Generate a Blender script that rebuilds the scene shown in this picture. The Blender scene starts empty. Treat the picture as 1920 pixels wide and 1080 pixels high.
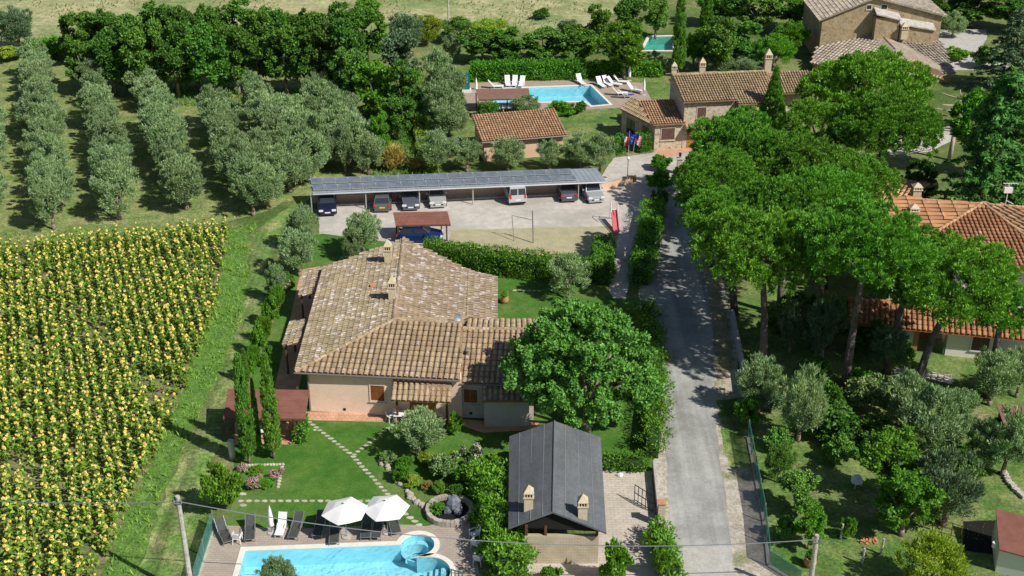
import bpy, math, random
import numpy as np
from mathutils import Vector, Matrix
from mathutils.geometry import tessellate_polygon

# ------------------------------------------------------------------ camera, world, sun
SC = bpy.context.scene
COL = SC.collection
H = 50.0; F = 2400.0; TILT = math.radians(27.3)
cd = bpy.data.cameras.new('camera'); cam = bpy.data.objects.new('camera', cd); COL.objects.link(cam)
cd.sensor_width = 36.0; cd.lens = F / 1920 * 36; cd.clip_end = 6000; cd.clip_start = 0.5
cam.location = (0, 0, H); cam.rotation_euler = (math.pi / 2 - TILT, 0, 0)
SC.camera = cam
SUN_EL = math.radians(45); SUN_AZ = math.atan2(0.82, -0.57)
w = bpy.data.worlds.new('World'); SC.world = w; w.use_nodes = True
nt = w.node_tree; sky = nt.nodes.new('ShaderNodeTexSky'); sky.sky_type = 'NISHITA'; sky.sun_disc = False
sky.sun_elevation = SUN_EL; sky.sun_rotation = SUN_AZ
bg = nt.nodes['Background']; bg.inputs[1].default_value = 0.066
nt.links.new(sky.outputs[0], bg.inputs[0])
sl = bpy.data.lights.new('sun', 'SUN'); sl.energy = 5.0; sl.angle = math.radians(0.53); sl.color = (1.0, 0.95, 0.86)
so = bpy.data.objects.new('sun', sl); COL.objects.link(so)
SUNV = Vector((math.cos(SUN_EL) * math.sin(SUN_AZ), math.cos(SUN_EL) * math.cos(SUN_AZ), math.sin(SUN_EL)))
so.rotation_euler = SUNV.to_track_quat('Z', 'Y').to_euler(); so.location = (60, -40, 90)
SC.view_settings.view_transform = 'Standard'; SC.view_settings.look = 'None'
SC.view_settings.exposure = 0.0; SC.view_settings.gamma = 1.0
SC.cycles.use_denoising = True
SC.cycles.max_bounces = 5; SC.cycles.diffuse_bounces = 2; SC.cycles.glossy_bounces = 2
SC.cycles.transmission_bounces = 3; SC.cycles.transparent_max_bounces = 6

RNG = np.random.default_rng(7); random.seed(7)
cT, sT = math.cos(TILT), math.sin(TILT)
def G(px, py, z=0.0):
    a = (px - 960) / F; b = (540 - py) / F
    d = (a, cT + b * sT, -sT + b * cT); t = (z - H) / d[2]
    return Vector((d[0] * t, d[1] * t, z))
def Zat(y, py):
    b = (540 - py) / F
    return H + y * (-sT + b * cT) / (cT + b * sT)
def Xat(y, z, px):
    return (px - 960) / F * (y * cT - (z - H) * sT)
def S_at(y, z=0.0):                       # photo pixels per metre there
    return F / (y * cT - (z - H) * sT)

# ------------------------------------------------------------------ materials
def lin(c):
    return tuple((v / 255 / 12.92) if v / 255 <= 0.04045 else ((v / 255 + 0.055) / 1.055) ** 2.4 for v in c)
def nodes_of(m):
    m.use_nodes = True; n = m.node_tree.nodes; return n, m.node_tree.links, n['Principled BSDF']
def rgba(c): return (c[0], c[1], c[2], 1)
def mixcol(n, l, fac, a, b, mode='MIX'):
    x = n.new('ShaderNodeMix'); x.data_type = 'RGBA'; x.blend_type = mode
    for i, v in ((0, fac), (6, a), (7, b)):
        if isinstance(v, (int, float)): x.inputs[i].default_value = v
        elif isinstance(v, tuple): x.inputs[i].default_value = rgba(v)
        else: l.new(v, x.inputs[i])
    return x.outputs[2]
def noise(n, l, scale, detail=4, rough=0.6, vec=None):
    t = n.new('ShaderNodeTexNoise'); t.inputs['Scale'].default_value = scale
    t.inputs['Detail'].default_value = detail; t.inputs['Roughness'].default_value = rough
    if vec is None:
        vec = WORLDPOS(n)
    l.new(vec, t.inputs['Vector']); return t.outputs[0]
def WORLDPOS(n):
    for x in n:
        if x.type == 'NEW_GEOMETRY': return x.outputs['Position']
    return n.new('ShaderNodeNewGeometry').outputs['Position']
def ramp(n, l, fac, lo, hi):
    m = n.new('ShaderNodeMapRange'); m.inputs[1].default_value = lo; m.inputs[2].default_value = hi
    l.new(fac, m.inputs[0]); return m.outputs[0]
def mk(name, c1, c2=None, scale=1.0, rough=0.8, bump=0.0, bscale=20, isl=0.0, metal=0.0, spec=0.3, c3=None, s3=0.1, cut=(0.4, 0.6), cut3=(0.45, 0.6), spots=None, hue=0.0, grain=None):
    m = bpy.data.materials.new(name); n, l, p = nodes_of(m)
    p.inputs['Roughness'].default_value = rough; p.inputs['Metallic'].default_value = metal
    p.inputs['Specular IOR Level'].default_value = spec
    out = None
    if c2: out = mixcol(n, l, ramp(n, l, noise(n, l, scale), *cut), c1, c2)
    if c3: out = mixcol(n, l, ramp(n, l, noise(n, l, s3, 5), *cut3), out or c1, c3)
    if spots:                              # (colour, scale, lo, hi)
        out = mixcol(n, l, ramp(n, l, noise(n, l, spots[1], 2), spots[2], spots[3]), out or c1, spots[0])
    if grain:                              # (strength, scale)
        for gs, sc_ in ((grain[0], grain[1]), (grain[0] * .6, grain[1] * .22)):
            mr = n.new('ShaderNodeMapRange'); mr.inputs[1].default_value = .35; mr.inputs[2].default_value = .65; mr.inputs[3].default_value = 1 - gs; mr.inputs[4].default_value = 1 + gs
            l.new(noise(n, l, sc_, 5, .7), mr.inputs[0]); cmb = n.new('ShaderNodeCombineColor')
            for q in range(3): l.new(mr.outputs[0], cmb.inputs[q])
            out = mixcol(n, l, 1.0, out or c1, cmb.outputs[0], 'MULTIPLY')
    if isl:
        g = WORLDPOS(n); gn = [x for x in n if x.type == 'NEW_GEOMETRY'][0]
        oi = n.new('ShaderNodeObjectInfo')
        ad = n.new('ShaderNodeMath'); ad.operation = 'ADD'; l.new(gn.outputs['Random Per Island'], ad.inputs[0]); l.new(oi.outputs['Random'], ad.inputs[1])
        fr = n.new('ShaderNodeMath'); fr.operation = 'FRACT'; l.new(ad.outputs[0], fr.inputs[0])
        mr = n.new('ShaderNodeMapRange'); mr.inputs[3].default_value = 1 - isl; mr.inputs[4].default_value = 1 + isl
        l.new(fr.outputs[0], mr.inputs[0])
        hs = n.new('ShaderNodeHueSaturation'); l.new(mr.outputs[0], hs.inputs['Value'])
        if hue:
            mh = n.new('ShaderNodeMapRange'); mh.inputs[3].default_value = .5 - hue; mh.inputs[4].default_value = .5 + hue
            l.new(oi.outputs['Random'], mh.inputs[0]); l.new(mh.outputs[0], hs.inputs['Hue'])
            m7 = n.new('ShaderNodeMath'); m7.operation = 'MULTIPLY'; m7.inputs[1].default_value = 7.31; l.new(oi.outputs['Random'], m7.inputs[0]); f7 = n.new('ShaderNodeMath'); f7.operation = 'FRACT'; l.new(m7.outputs[0], f7.inputs[0])
            mv = n.new('ShaderNodeMapRange'); mv.inputs[3].default_value = .80; mv.inputs[4].default_value = 1.16; l.new(f7.outputs[0], mv.inputs[0])
            mm = n.new('ShaderNodeMath'); mm.operation = 'MULTIPLY'; l.new(mv.outputs[0], mm.inputs[0]); l.new(mr.outputs[0], mm.inputs[1]); l.new(mm.outputs[0], hs.inputs['Value'])
        if out is None: hs.inputs['Color'].default_value = rgba(c1)
        else: l.new(out, hs.inputs['Color'])
        out = hs.outputs[0]
    if out is None: p.inputs['Base Color'].default_value = rgba(c1)
    else: l.new(out, p.inputs['Base Color'])
    if bump:
        b = n.new('ShaderNodeBump'); b.inputs['Strength'].default_value = 1.0; b.inputs['Distance'].default_value = bump
        l.new(noise(n, l, bscale, 3), b.inputs['Height']); l.new(b.outputs[0], p.inputs['Normal'])
    return m
def mk_leaf(name, c1, c2, isl=0.35, trans=0.3, rough=0.55, spec=0.25, hue=0.012, scale=0.9):
    m = mk(name, c1, c2, scale=scale, rough=rough, isl=isl, spec=spec, hue=hue, cut=(0.35, 0.65))
    n, l, p = nodes_of(m); tr = n.new('ShaderNodeBsdfTranslucent'); mx = n.new('ShaderNodeMixShader')
    src = p.inputs['Base Color'].links[0].from_socket
    l.new(mixcol(n, l, 1.0, src, (1.0, 1.0, 0.45), 'MULTIPLY'), tr.inputs[0])
    mx.inputs[0].default_value = trans; o = n['Material Output']
    l.new(p.outputs[0], mx.inputs[1]); l.new(tr.outputs[0], mx.inputs[2]); l.new(mx.outputs[0], o.inputs[0])
    return m

M = {}
# ground
M['meadow'] = mk('meadow_grass', (.13, .19, .05), (.22, .23, .09), 0.35, .95, .05, 8, c3=(.08, .14, .03), s3=.05, grain=(.35, 3.5))
M['straw'] = mk('dry_field', (.34, .35, .17), (.42, .40, .22), .5, .95, .05, 6, c3=(.21, .27, .10), s3=.07, cut3=(.48, .62), grain=(.30, 1.5))
M['orchard'] = mk('orchard_ground', (.15, .23, .06), (.27, .29, .12), 0.5, .95, .05, 8, c3=(.25, .29, .11), s3=.13, cut3=(.5, .66), grain=(.40, 3.5))
M['soil'] = mk('field_soil', (.19, .17, .09), (.27, .25, .14), 1.5, .95, .08, 6, c3=(.12, .16, .05), s3=.6, grain=(.35, 5))
M['track'] = mk('mown_track', (.13, .23, .05), (.27, .29, .12), 0.7, .95, .04, 10, c3=(.10, .19, .04), s3=.3, grain=(.42, 4))
M['weed_soil'] = mk('weed_ground', (.09, .20, .03), (.13, .24, .05), 1.2, .95, .05, 8, grain=(.4, 5))
M['lawn'] = mk('lawn_grass', (.050, .150, .016), (.085, .185, .026), 0.55, .9, .012, 45, c3=(.15, .21, .06), s3=.2, cut3=(.5, .70), isl=0, grain=(.22, 7))
M['garden'] = mk('garden_grass', (.09, .18, .035), (.17, .23, .07), 0.4, .95, .04, 12, c3=(.30, .28, .14), s3=.16, cut3=(.52, .68), grain=(.40, 4))
M['gravel'] = mk('pale_gravel', (.50, .46, .42), (.58, .54, .49), 1.3, .9, .02, 30, c3=(.42, .40, .36), s3=.15, grain=(.10, 9))
M['sand'] = mk('sandy_ground', (.44, .40, .25), (.38, .36, .22), .8, .95, .02, 25, grain=(.12, 7))
M['verge'] = mk('gravel_verge', (.42, .38, .32), (.52, .47, .41), 1.1, .95, .03, 22, c3=(.24, .26, .13), s3=.45, cut3=(.52, .66), grain=(.28, 6))
M['asphalt'] = mk('worn_asphalt', (.36, .365, .355), (.42, .42, .405), 0.7, .9, .012, 40, c3=(.29, .29, .28), s3=.35, grain=(.12, 7))
M['asphalt_pale'] = mk('pale_worn_asphalt', (.43, .42, .40), (.48, .47, .44), 1.2, .9, .012, 40, grain=(.12, 7))
M['dirt'] = mk('bare_earth', (.36, .30, .21), (.26, .27, .14), .9, .95, .03, 20, grain=(.35, 5))
def streaks(m, sx, sy, lo, hi, k):
    n, l, p = nodes_of(m); mp = n.new('ShaderNodeMapping'); mp.inputs['Scale'].default_value = (sx, sy, 1); mp.inputs['Rotation'].default_value = (0, 0, math.radians(-2)); l.new(WORLDPOS(n), mp.inputs[0])
    t = noise(n, l, 1.0, 4, .6, mp.outputs[0]); mr = n.new('ShaderNodeMapRange'); mr.inputs[1].default_value = lo; mr.inputs[2].default_value = hi; mr.inputs[3].default_value = 1 - k; mr.inputs[4].default_value = 1 + k
    l.new(t, mr.inputs[0]); cmb = n.new('ShaderNodeCombineColor')
    for q in range(3): l.new(mr.outputs[0], cmb.inputs[q])
    src = p.inputs['Base Color'].links[0].from_socket; l.new(mixcol(n, l, 1.0, src, cmb.outputs[0], 'MULTIPLY'), p.inputs['Base Color'])
streaks(M['asphalt'], 1.1, .035, .38, .62, .17); streaks(M['gravel'], .05, .5, .4, .6, .05); streaks(M['track'], .8, .06, .4, .6, .28)
def paver(name, c1, c2, sx, sy, joint=.02, rot=0.0, dark=.75):
    m = mk(name, c1, c2, 1.2, .85, 0, 20); n, l, p = nodes_of(m)
    src = p.inputs['Base Color'].links[0].from_socket
    br = n.new('ShaderNodeTexBrick'); br.inputs['Scale'].default_value = 1; br.inputs['Brick Width'].default_value = sx
    br.inputs['Row Height'].default_value = sy; br.inputs['Mortar Size'].default_value = joint; br.inputs['Mortar Smooth'].default_value = .3
    br.inputs['Color1'].default_value = (1.04, 1.04, 1.04, 1); br.inputs['Color2'].default_value = (.93, .925, .92, 1); br.inputs['Mortar'].default_value = (dark, dark, dark, 1)
    mp = n.new('ShaderNodeMapping'); mp.inputs['Rotation'].default_value = (0, 0, rot); l.new(WORLDPOS(n), mp.inputs[0]); l.new(mp.outputs[0], br.inputs[0])
    l.new(mixcol(n, l, 1.0, src, br.outputs[0], 'MULTIPLY'), p.inputs['Base Color'])
    b = n.new('ShaderNodeBump'); b.inputs['Distance'].default_value = .01; b.invert = True; l.new(br.outputs[1], b.inputs['Height']); l.new(b.outputs[0], p.inputs['Normal'])
    return m
M['deck'] = paver('deck_paving', (.40, .34, .285), (.44, .375, .32), .40, .20, .015, 0, .86)
M['deck_far'] = paver('upper_deck_paving', (.38, .31, .25), (.42, .34, .28), .5, .25, .015, 0, .88)
M['terracotta'] = paver('terracotta_paving', (.55, .31, .19), (.62, .38, .25), .35, .35)
M['yard'] = paver('yard_paving', (.50, .45, .38), (.58, .52, .45), .5, .25, dark=.85)
M['coping'] = mk('pool_coping', (.74, .70, .62), (.80, .76, .69), 2, .6)
M['basin'] = mk('pool_lining', (.36, .74, .86), (.42, .80, .90), .7, .5)
M['basin_far'] = mk('green_pool_lining', (.10, .48, .36), (.13, .52, .42), .7, .5)
def water(name, tint):
    m = bpy.data.materials.new(name); m.use_nodes = True; n = m.node_tree.nodes; l = m.node_tree.links; n.clear()
    o = n.new('ShaderNodeOutputMaterial'); t = n.new('ShaderNodeBsdfTransparent'); t.inputs[0].default_value = rgba(tint)
    g = n.new('ShaderNodeBsdfGlossy'); g.inputs['Roughness'].default_value = .04
    f = n.new('ShaderNodeFresnel'); f.inputs[0].default_value = 1.33
    mx = n.new('ShaderNodeMixShader'); b = n.new('ShaderNodeBump'); b.inputs['Distance'].default_value = .03
    l.new(noise(n, l, 3.0, 3), b.inputs['Height']); l.new(b.outputs[0], g.inputs['Normal']); l.new(b.outputs[0], f.inputs['Normal'])
    l.new(f.outputs[0], mx.inputs[0]); l.new(t.outputs[0], mx.inputs[1]); l.new(g.outputs[0], mx.inputs[2]); l.new(mx.outputs[0], o.inputs[0])
    return m
M['water'] = water('pool_water', (.86, .97, 1.0))
M['glass'] = mk('window_glass', (.03, .04, .05), rough=.08, spec=.8)
# building
M['plaster'] = mk('pinkish_plaster', (.86, .63, .50), (.88, .67, .54), .8, .9, .006, 18, grain=(.05, 4))
M['plaster_grey'] = mk('grey_plaster', (.54, .49, .44), (.60, .54, .48), .8, .9, .006, 18)
M['plaster_pink'] = mk('salmon_plaster', (.66, .44, .31), (.70, .49, .36), .7, .9, .006, 18)
M['plaster_white'] = mk('white_plaster', (.76, .74, .70), (.80, .78, .73), .7, .9, .006, 18)
M['plaster_brick'] = mk('brick_plaster', (.42, .22, .13), (.36, .19, .12), .7, .9, .01, 18)
M['stone'] = mk('rubble_stone', (.50, .41, .30), (.60, .53, .42), 2.6, .95, .05, 3.4, spots=((.24, .20, .14), 3.6, .60, .66))
M['stone_old'] = mk('old_stone', (.36, .28, .17), (.44, .35, .22), 1.5, .95, .05, 3.0, spots=((.24, .19, .12), 2.4, .58, .7))
M['brickwall'] = paver('pale_brick', (.50, .43, .31), (.58, .50, .38), .34, .12, .018)
n_, l_, p_ = nodes_of(M['brickwall'])
for x in n_:
    if x.type == 'MAPPING': x.inputs['Rotation'].default_value = (math.pi / 2, 0, 0)
M['tile'] = mk('weathered_clay_tile', (.36, .27, .165), (.42, .32, .205), .7, .9, .01, 30, isl=.20, spots=((.50, .45, .43), 3.4, .60, .66))
M['tile_mossy'] = mk('lichened_clay_tile', (.29, .235, .15), (.34, .275, .18), .8, .9, .01, 30, isl=.2, spots=((.52, .47, .45), 2.2, .58, .63))
M['tile_rose'] = mk('lichened_rose_tile', (.34, .26, .175), (.38, .295, .205), .8, .9, .01, 30, isl=.18, spots=((.58, .52, .49), 2.0, .57, .62))
M['tile_orange'] = mk('orange_clay_tile', (.46, .27, .155), (.52, .33, .19), 1.2, .85, .01, 30, isl=.25)
M['tile_red'] = mk('red_clay_tile', (.35, .175, .085), (.41, .215, .11), .9, .85, .01, 30, isl=.2, spots=((.55, .42, .36), .6, .62, .74))
M['tile_brown'] = mk('brown_clay_tile', (.33, .25, .14), (.37, .29, .17), .8, .9, .01, 30, isl=.22, spots=((.45, .40, .34), 2.2, .6, .7))
M['tile_grey'] = mk('grey_stone_tile', (.34, .29, .23), (.42, .37, .30), 1.6, .95, .03, 6, isl=.25)
M['pan'] = mk('pan_tile', (.26, .16, .09), (.32, .21, .13), 1.3, .95, .02, 12)
M['pan_red'] = mk('red_pan_tile', (.40, .16, .07), (.45, .20, .09), 1.3, .95, .02, 12)
M['pan_grey'] = mk('grey_pan_tile', (.30, .25, .19), (.38, .33, .26), 1.3, .95, .05, 5)
M['felt'] = mk('black_roofing_felt', (.115, .128, .142), (.135, .148, .162), .6, .75, .004, 30, c3=(.12, .13, .14), s3=.25, grain=(.14, 6))
streaks(M['felt'], 1.2, .15, .4, .6, .10)
M['felt_seam'] = mk('felt_seam', (.24, .25, .26), rough=.7)
M['red_felt'] = mk('red_brown_shingle', (.20, .085, .062), (.24, .105, .08), 1.4, .9, .006, 20)
M['brown_felt'] = mk('brown_shingle', (.20, .115, .09), (.23, .13, .105), 1.4, .9, .006, 20)
M['trim_wood'] = mk('shaded_beam', (.05, .035, .025), rough=.8)
M['wood'] = mk('dark_wood', (.10, .05, .03), (.14, .07, .04), 3, .7)
M['shutter'] = mk('brown_shutter', (.22, .07, .02), (.28, .10, .03), 3, .6)
M['shutter_dk'] = mk('dark_brown_shutter', (.13, .07, .055), (.16, .09, .07), 3, .6)
M['door'] = mk('varnished_door', (.42, .17, .05), (.48, .21, .07), 3, .5)
M['gutter'] = mk('grey_gutter', (.22, .20, .19), rough=.5, metal=.3)
M['steel'] = mk('galvanised_steel', (.52, .55, .58), (.58, .60, .62), 1.2, .45, metal=.4)
M['steel_roof'] = mk('ribbed_steel_roof', (.36, .41, .45), (.42, .46, .50), .8, .45, metal=.4)
M['solar'] = mk('solar_cell', (.12, .15, .19), (.17, .20, .24), 1.3, .25, spec=.6)
M['alu'] = mk('aluminium_frame', (.55, .58, .60), rough=.4, metal=.5)
M['concrete'] = mk('concrete', (.42, .40, .36), (.50, .48, .44), 2, .9, .01, 20, grain=(.2, 8))
M['chimney'] = mk('chimney_brick', (.55, .46, .32), (.62, .54, .40), 5, .9, .01, 14)
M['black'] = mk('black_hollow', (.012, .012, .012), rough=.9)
M['white'] = mk('white_plastic', (.80, .80, .80), rough=.4)
M['canvas'] = mk('white_canvas', (.82, .82, .82), (.78, .78, .79), 1.5, .8)
M['sling'] = mk('dark_sling', (.055, .06, .055), (.075, .08, .075), 5, .7)
M['frame_grey'] = mk('grey_frame', (.30, .32, .33), rough=.4, metal=.4)
M['bark'] = mk('grey_bark', (.20, .16, .12), (.30, .25, .20), 3, .95, .03, 10)
M['bark_pine'] = mk('pine_bark', (.11, .09, .08), (.19, .16, .14), 2.5, .95, .04, 7)
M['dead'] = mk('bleached_wood', (.42, .34, .27), (.52, .44, .36), 3, .9)
M['rock'] = mk('grey_rock', (.36, .33, .28), (.48, .45, .40), 2.5, .95, .03, 8, isl=.15)
M['rock_dark'] = mk('dark_wet_rock', (.10, .12, .15), (.20, .22, .25), 3.5, .7, .04, 8)
M['stepstone'] = mk('stepping_stone', (.42, .41, .31), (.50, .48, .38), 3, .9, .01, 15, isl=.15)
M['green_net'] = mk('green_fence_net', (.06, .24, .19), (.08, .30, .25), 2, .8)
n_, l_, p_ = nodes_of(M['green_net']); t_ = n_.new('ShaderNodeBsdfTransparent'); x_ = n_.new('ShaderNodeMixShader'); x_.inputs[0].default_value = .5   # woven net: half of it is air
l_.new(p_.outputs[0], x_.inputs[1]); l_.new(t_.outputs[0], x_.inputs[2]); l_.new(x_.outputs[0], n_['Material Output'].inputs[0])
M['teal'] = mk('teal_cover', (.02, .16, .15), rough=.6)
M['tyre'] = mk('black_rubber', (.02, .02, .02), rough=.8)
M['rim'] = mk('wheel_rim', (.45, .46, .47), rough=.3, metal=.7)
M['blue_cloth'] = mk('blue_cloth', (.03, .07, .28), rough=.8)
M['skin'] = mk('skin', (.50, .28, .18), rough=.6)
M['pink'] = mk('pink_blossom', (.70, .32, .46), (.62, .26, .40), 3, .7, isl=.25)
M['cream'] = mk('cream_blossom', (.75, .70, .52), rough=.8, isl=.2)
M['yellow'] = mk('yellow_flower', (.75, .62, .10), rough=.8, isl=.2)
M['terrapot'] = mk('terracotta_pot', (.50, .24, .12), (.56, .30, .17), 4, .8)
M['red_plastic'] = mk('faded_red_plastic', (.62, .16, .18), (.55, .13, .17), 2, .4)
# foliage
M['olive'] = mk_leaf('olive_leaf', (.34, .46, .24), (.25, .39, .16), .35, .25, hue=.01)
M['pine'] = mk_leaf('pine_needle', (.20, .44, .05), (.13, .34, .035), .45, .22)
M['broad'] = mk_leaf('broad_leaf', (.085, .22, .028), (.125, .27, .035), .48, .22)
M['oak'] = mk_leaf('oak_leaf', (.18, .37, .07), (.13, .29, .045), .42, .22)
M['bright'] = mk_leaf('bright_leaf', (.20, .42, .045), (.14, .35, .03), .4, .4)
M['hedge'] = mk_leaf('hedge_leaf', (.14, .36, .025), (.10, .29, .02), .45, .25)
M['cypress'] = mk_leaf('cypress_leaf', (.14, .32, .04), (.19, .40, .055), .4, .3)
M['conifer'] = mk_leaf('conifer_leaf', (.14, .34, .075), (.18, .41, .09), .45, .3)
M['laurel'] = mk_leaf('variegated_leaf', (.34, .46, .20), (.19, .34, .09), .5, .3)
M['lime'] = mk_leaf('lime_leaf', (.40, .55, .07), (.30, .48, .05), .4, .4)
M['golden'] = mk_leaf('golden_leaf', (.50, .42, .11), (.40, .36, .11), .4, .3)
M['dusty'] = mk_leaf('blue_green_leaf', (.22, .34, .19), (.16, .27, .13), .4, .25)
M['hedge_core'] = mk('inner_hedge_shade', (.03, .07, .012), (.02, .05, .01), 6, .95, .03, 14)  # leaf green darkened to stand in for shade inside the hedges
M['weed'] = mk_leaf('weed_blade', (.22, .42, .05), (.30, .44, .09), .4, .3)
M['dry_blade'] = mk_leaf('dry_blade', (.30, .32, .12), (.20, .27, .08), .4, .2)
M['sf_leaf'] = mk_leaf('sunflower_leaf', (.32, .46, .075), (.23, .38, .05), .4, .35)
M['sf_head'] = mk('sunflower_petals', (.76, .60, .13), rough=.8, isl=.25)
M['sf_disc'] = mk('sunflower_disc', (.38, .30, .12), rough=.9)

# ------------------------------------------------------------------ mesh building
def np_mesh(name, V, quads, mats, midx=None, smooth=False):
    me = bpy.data.meshes.new(name); V = np.asarray(V, dtype=np.float32); Q = np.asarray(quads, dtype=np.int32)
    me.vertices.add(len(V)); me.vertices.foreach_set('co', V.ravel())
    k = Q.shape[1]; me.loops.add(Q.size); me.loops.foreach_set('vertex_index', Q.ravel())
    me.polygons.add(len(Q)); me.polygons.foreach_set('loop_start', np.arange(0, Q.size, k, dtype=np.int32))
    for m in (mats if isinstance(mats, (list, tuple)) else [mats]): me.materials.append(m)
    if midx is not None: me.polygons.foreach_set('material_index', np.asarray(midx, dtype=np.int32))
    if smooth: me.polygons.foreach_set('use_smooth', np.ones(len(Q), dtype=bool))
    me.update(calc_edges=True); me.validate(); return me

class MB:
    def __init__(s): s.v = []; s.f = []; s.m = []; s.cm = 0
    def add(s, pts, faces):
        b = len(s.v); s.v += [tuple(p) for p in pts]; s.f += [tuple(b + i for i in f) for f in faces]; s.m += [s.cm] * len(faces)
    def hexa(s, b, t):                     # bottom 4, top 4 (ccw from above)
        s.add(list(b) + list(t), [(3, 2, 1, 0), (4, 5, 6, 7), (0, 1, 5, 4), (1, 2, 6, 5), (2, 3, 7, 6), (3, 0, 4, 7)])
    def box(s, c, d, rz=0.0):
        x, y, z = c; a, b, h = d[0] / 2, d[1] / 2, d[2]; co, si = math.cos(rz), math.sin(rz)
        q = [(x + u * co - v * si, y + u * si + v * co) for u, v in ((-a, -b), (a, -b), (a, b), (-a, b))]
        s.hexa([(p[0], p[1], z) for p in q], [(p[0], p[1], z + h) for p in q])   # z = bottom
    def prism(s, pts, z0, z1):
        n = len(pts); P = [(p[0], p[1], z0) for p in pts] + [(p[0], p[1], z1) for p in pts]
        s.add(P, [tuple(range(n - 1, -1, -1)), tuple(range(n, 2 * n))] + [(i, (i + 1) % n, n + (i + 1) % n, n + i) for i in range(n)])
    def slab(s, pts, t):                   # 3D polygon thickened downwards
        n = len(pts); P = [tuple(p) for p in pts] + [(p[0], p[1], p[2] - t) for p in pts]
        s.add(P, [tuple(range(n)), tuple(range(2 * n - 1, n - 1, -1))] + [(i, n + i, n + (i + 1) % n, (i + 1) % n) for i in range(n)])
    def tube(s, p0, p1, r0, r1=None, n=8, cap=True):
        r1 = r0 if r1 is None else r1; p0 = Vector(p0); p1 = Vector(p1); d = (p1 - p0).normalized()
        a = d.orthogonal().normalized(); b = d.cross(a)
        P = [p0 + (a * math.cos(t) + b * math.sin(t)) * r0 for t in [2 * math.pi * i / n for i in range(n)]]
        P += [p1 + (a * math.cos(t) + b * math.sin(t)) * r1 for t in [2 * math.pi * i / n for i in range(n)]]
        f = [(i, (i + 1) % n, n + (i + 1) % n, n + i) for i in range(n)]
        if cap: f += [tuple(range(n - 1, -1, -1)), tuple(range(n, 2 * n))]
        s.add(P, f)
    def path(s, pts, rad, n=6):
        for i in range(len(pts) - 1):
            r = rad if isinstance(rad, (int, float)) else rad[i]; r2 = rad if isinstance(rad, (int, float)) else rad[i + 1]
            s.tube(pts[i], pts[i + 1], r, r2, n)
    def lathe(s, prof, c=(0, 0, 0), n=16, close=False):
        k = len(prof); P = [(c[0] + r * math.cos(2 * math.pi * i / n), c[1] + r * math.sin(2 * math.pi * i / n), c[2] + z) for r, z in prof for i in range(n)]
        f = [(j * n + i, j * n + (i + 1) % n, (j + 1) * n + (i + 1) % n, (j + 1) * n + i) for j in range(k - 1) for i in range(n)]
        if close: f += [((k - 1) * n + i, (k - 1) * n + (i + 1) % n, (i + 1) % n, i) for i in range(n)]
        s.add(P, f)
    def lump(s, c, r, sq=(1, 1, 1), rnd=random):
        N, K = 8, 5; P = [(c[0], c[1], c[2] - r * sq[2] * .8)]
        for j in range(1, K):
            a = -math.pi / 2 + math.pi * j / K
            for i in range(N):
                b = 2 * math.pi * i / N; q = r * rnd.uniform(.8, 1.15)
                P.append((c[0] + q * math.cos(a) * math.cos(b) * sq[0], c[1] + q * math.cos(a) * math.sin(b) * sq[1], c[2] + q * math.sin(a) * sq[2]))
        P.append((c[0], c[1], c[2] + r * sq[2])); f = [(0, 1 + (i + 1) % N, 1 + i) for i in range(N)]
        for j in range(K - 2):
            f += [(1 + j * N + i, 1 + j * N + (i + 1) % N, 1 + (j + 1) * N + (i + 1) % N, 1 + (j + 1) * N + i) for i in range(N)]
        f += [(1 + (K - 2) * N + i, 1 + (K - 2) * N + (i + 1) % N, len(P) - 1) for i in range(N)]
        s.add(P, f)
    def mesh(s, name, mats, off=(0, 0, 0), smooth=False):
        me = bpy.data.meshes.new(name); ox, oy, oz = off
        me.from_pydata([(a - ox, b - oy, c - oz) for a, b, c in s.v], [], s.f)
        for m in (mats if isinstance(mats, (list, tuple)) else [mats]): me.materials.append(m)
        for p, i in zip(me.polygons, s.m): p.material_index = i; p.use_smooth = smooth
        me.update(); return me
    def build(s, name, mats, parent=None, world=False, smooth=False):
        off = parent_off(parent) if world and parent else (0, 0, 0)
        return link(name, s.mesh(name, mats, off, smooth), parent)
def parent_off(p):
    x, y, z = 0, 0, 0
    while p: x += p.location.x; y += p.location.y; z += p.location.z; p = p.parent
    return (x, y, z)
def link(name, me, parent=None):
    o = bpy.data.objects.new(name, me); COL.objects.link(o)
    if parent: o.parent = parent
    return o
def thing(name, label, cat, loc=(0, 0, 0), rz=0.0, group=None, scale=None):
    o = bpy.data.objects.new(name, None); COL.objects.link(o); o.location = loc; o.rotation_euler = (0, 0, rz)
    if scale: o.scale = scale if isinstance(scale, tuple) else (scale,) * 3
    tag(o, label, cat, group); return o
def tag(o, label, cat, group=None, kind=None):
    if label and not 4 <= len(label.split()) <= 16: print('LABELLEN', len(label.split()), label)
    if label: o['label'] = label
    if cat: o['category'] = cat
    if group: o['group'] = group
    if kind: o['kind'] = kind
    return o
def struct(o, kind='structure', label=None):
    o['kind'] = kind
    if label: o['label'] = label
    return o
def copy_tree(o, parent=None):
    c = o.copy(); COL.objects.link(c); c.parent = parent
    for ch in list(o.children): copy_tree(ch, c)
    return c
def dup(o, loc, rz, label, scale=None):
    c = copy_tree(o); c.location = loc; c.rotation_euler = (0, 0, rz); c['label'] = label
    if scale: c.scale = (scale,) * 3
    return c
ORD = ['first', 'second', 'third', 'fourth', 'fifth', 'sixth', 'seventh', 'eighth', 'ninth', 'tenth', 'eleventh', 'twelfth', 'thirteenth', 'fourteenth', 'fifteenth', 'sixteenth', 'seventeenth', 'eighteenth', 'nineteenth', 'twentieth']

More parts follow.
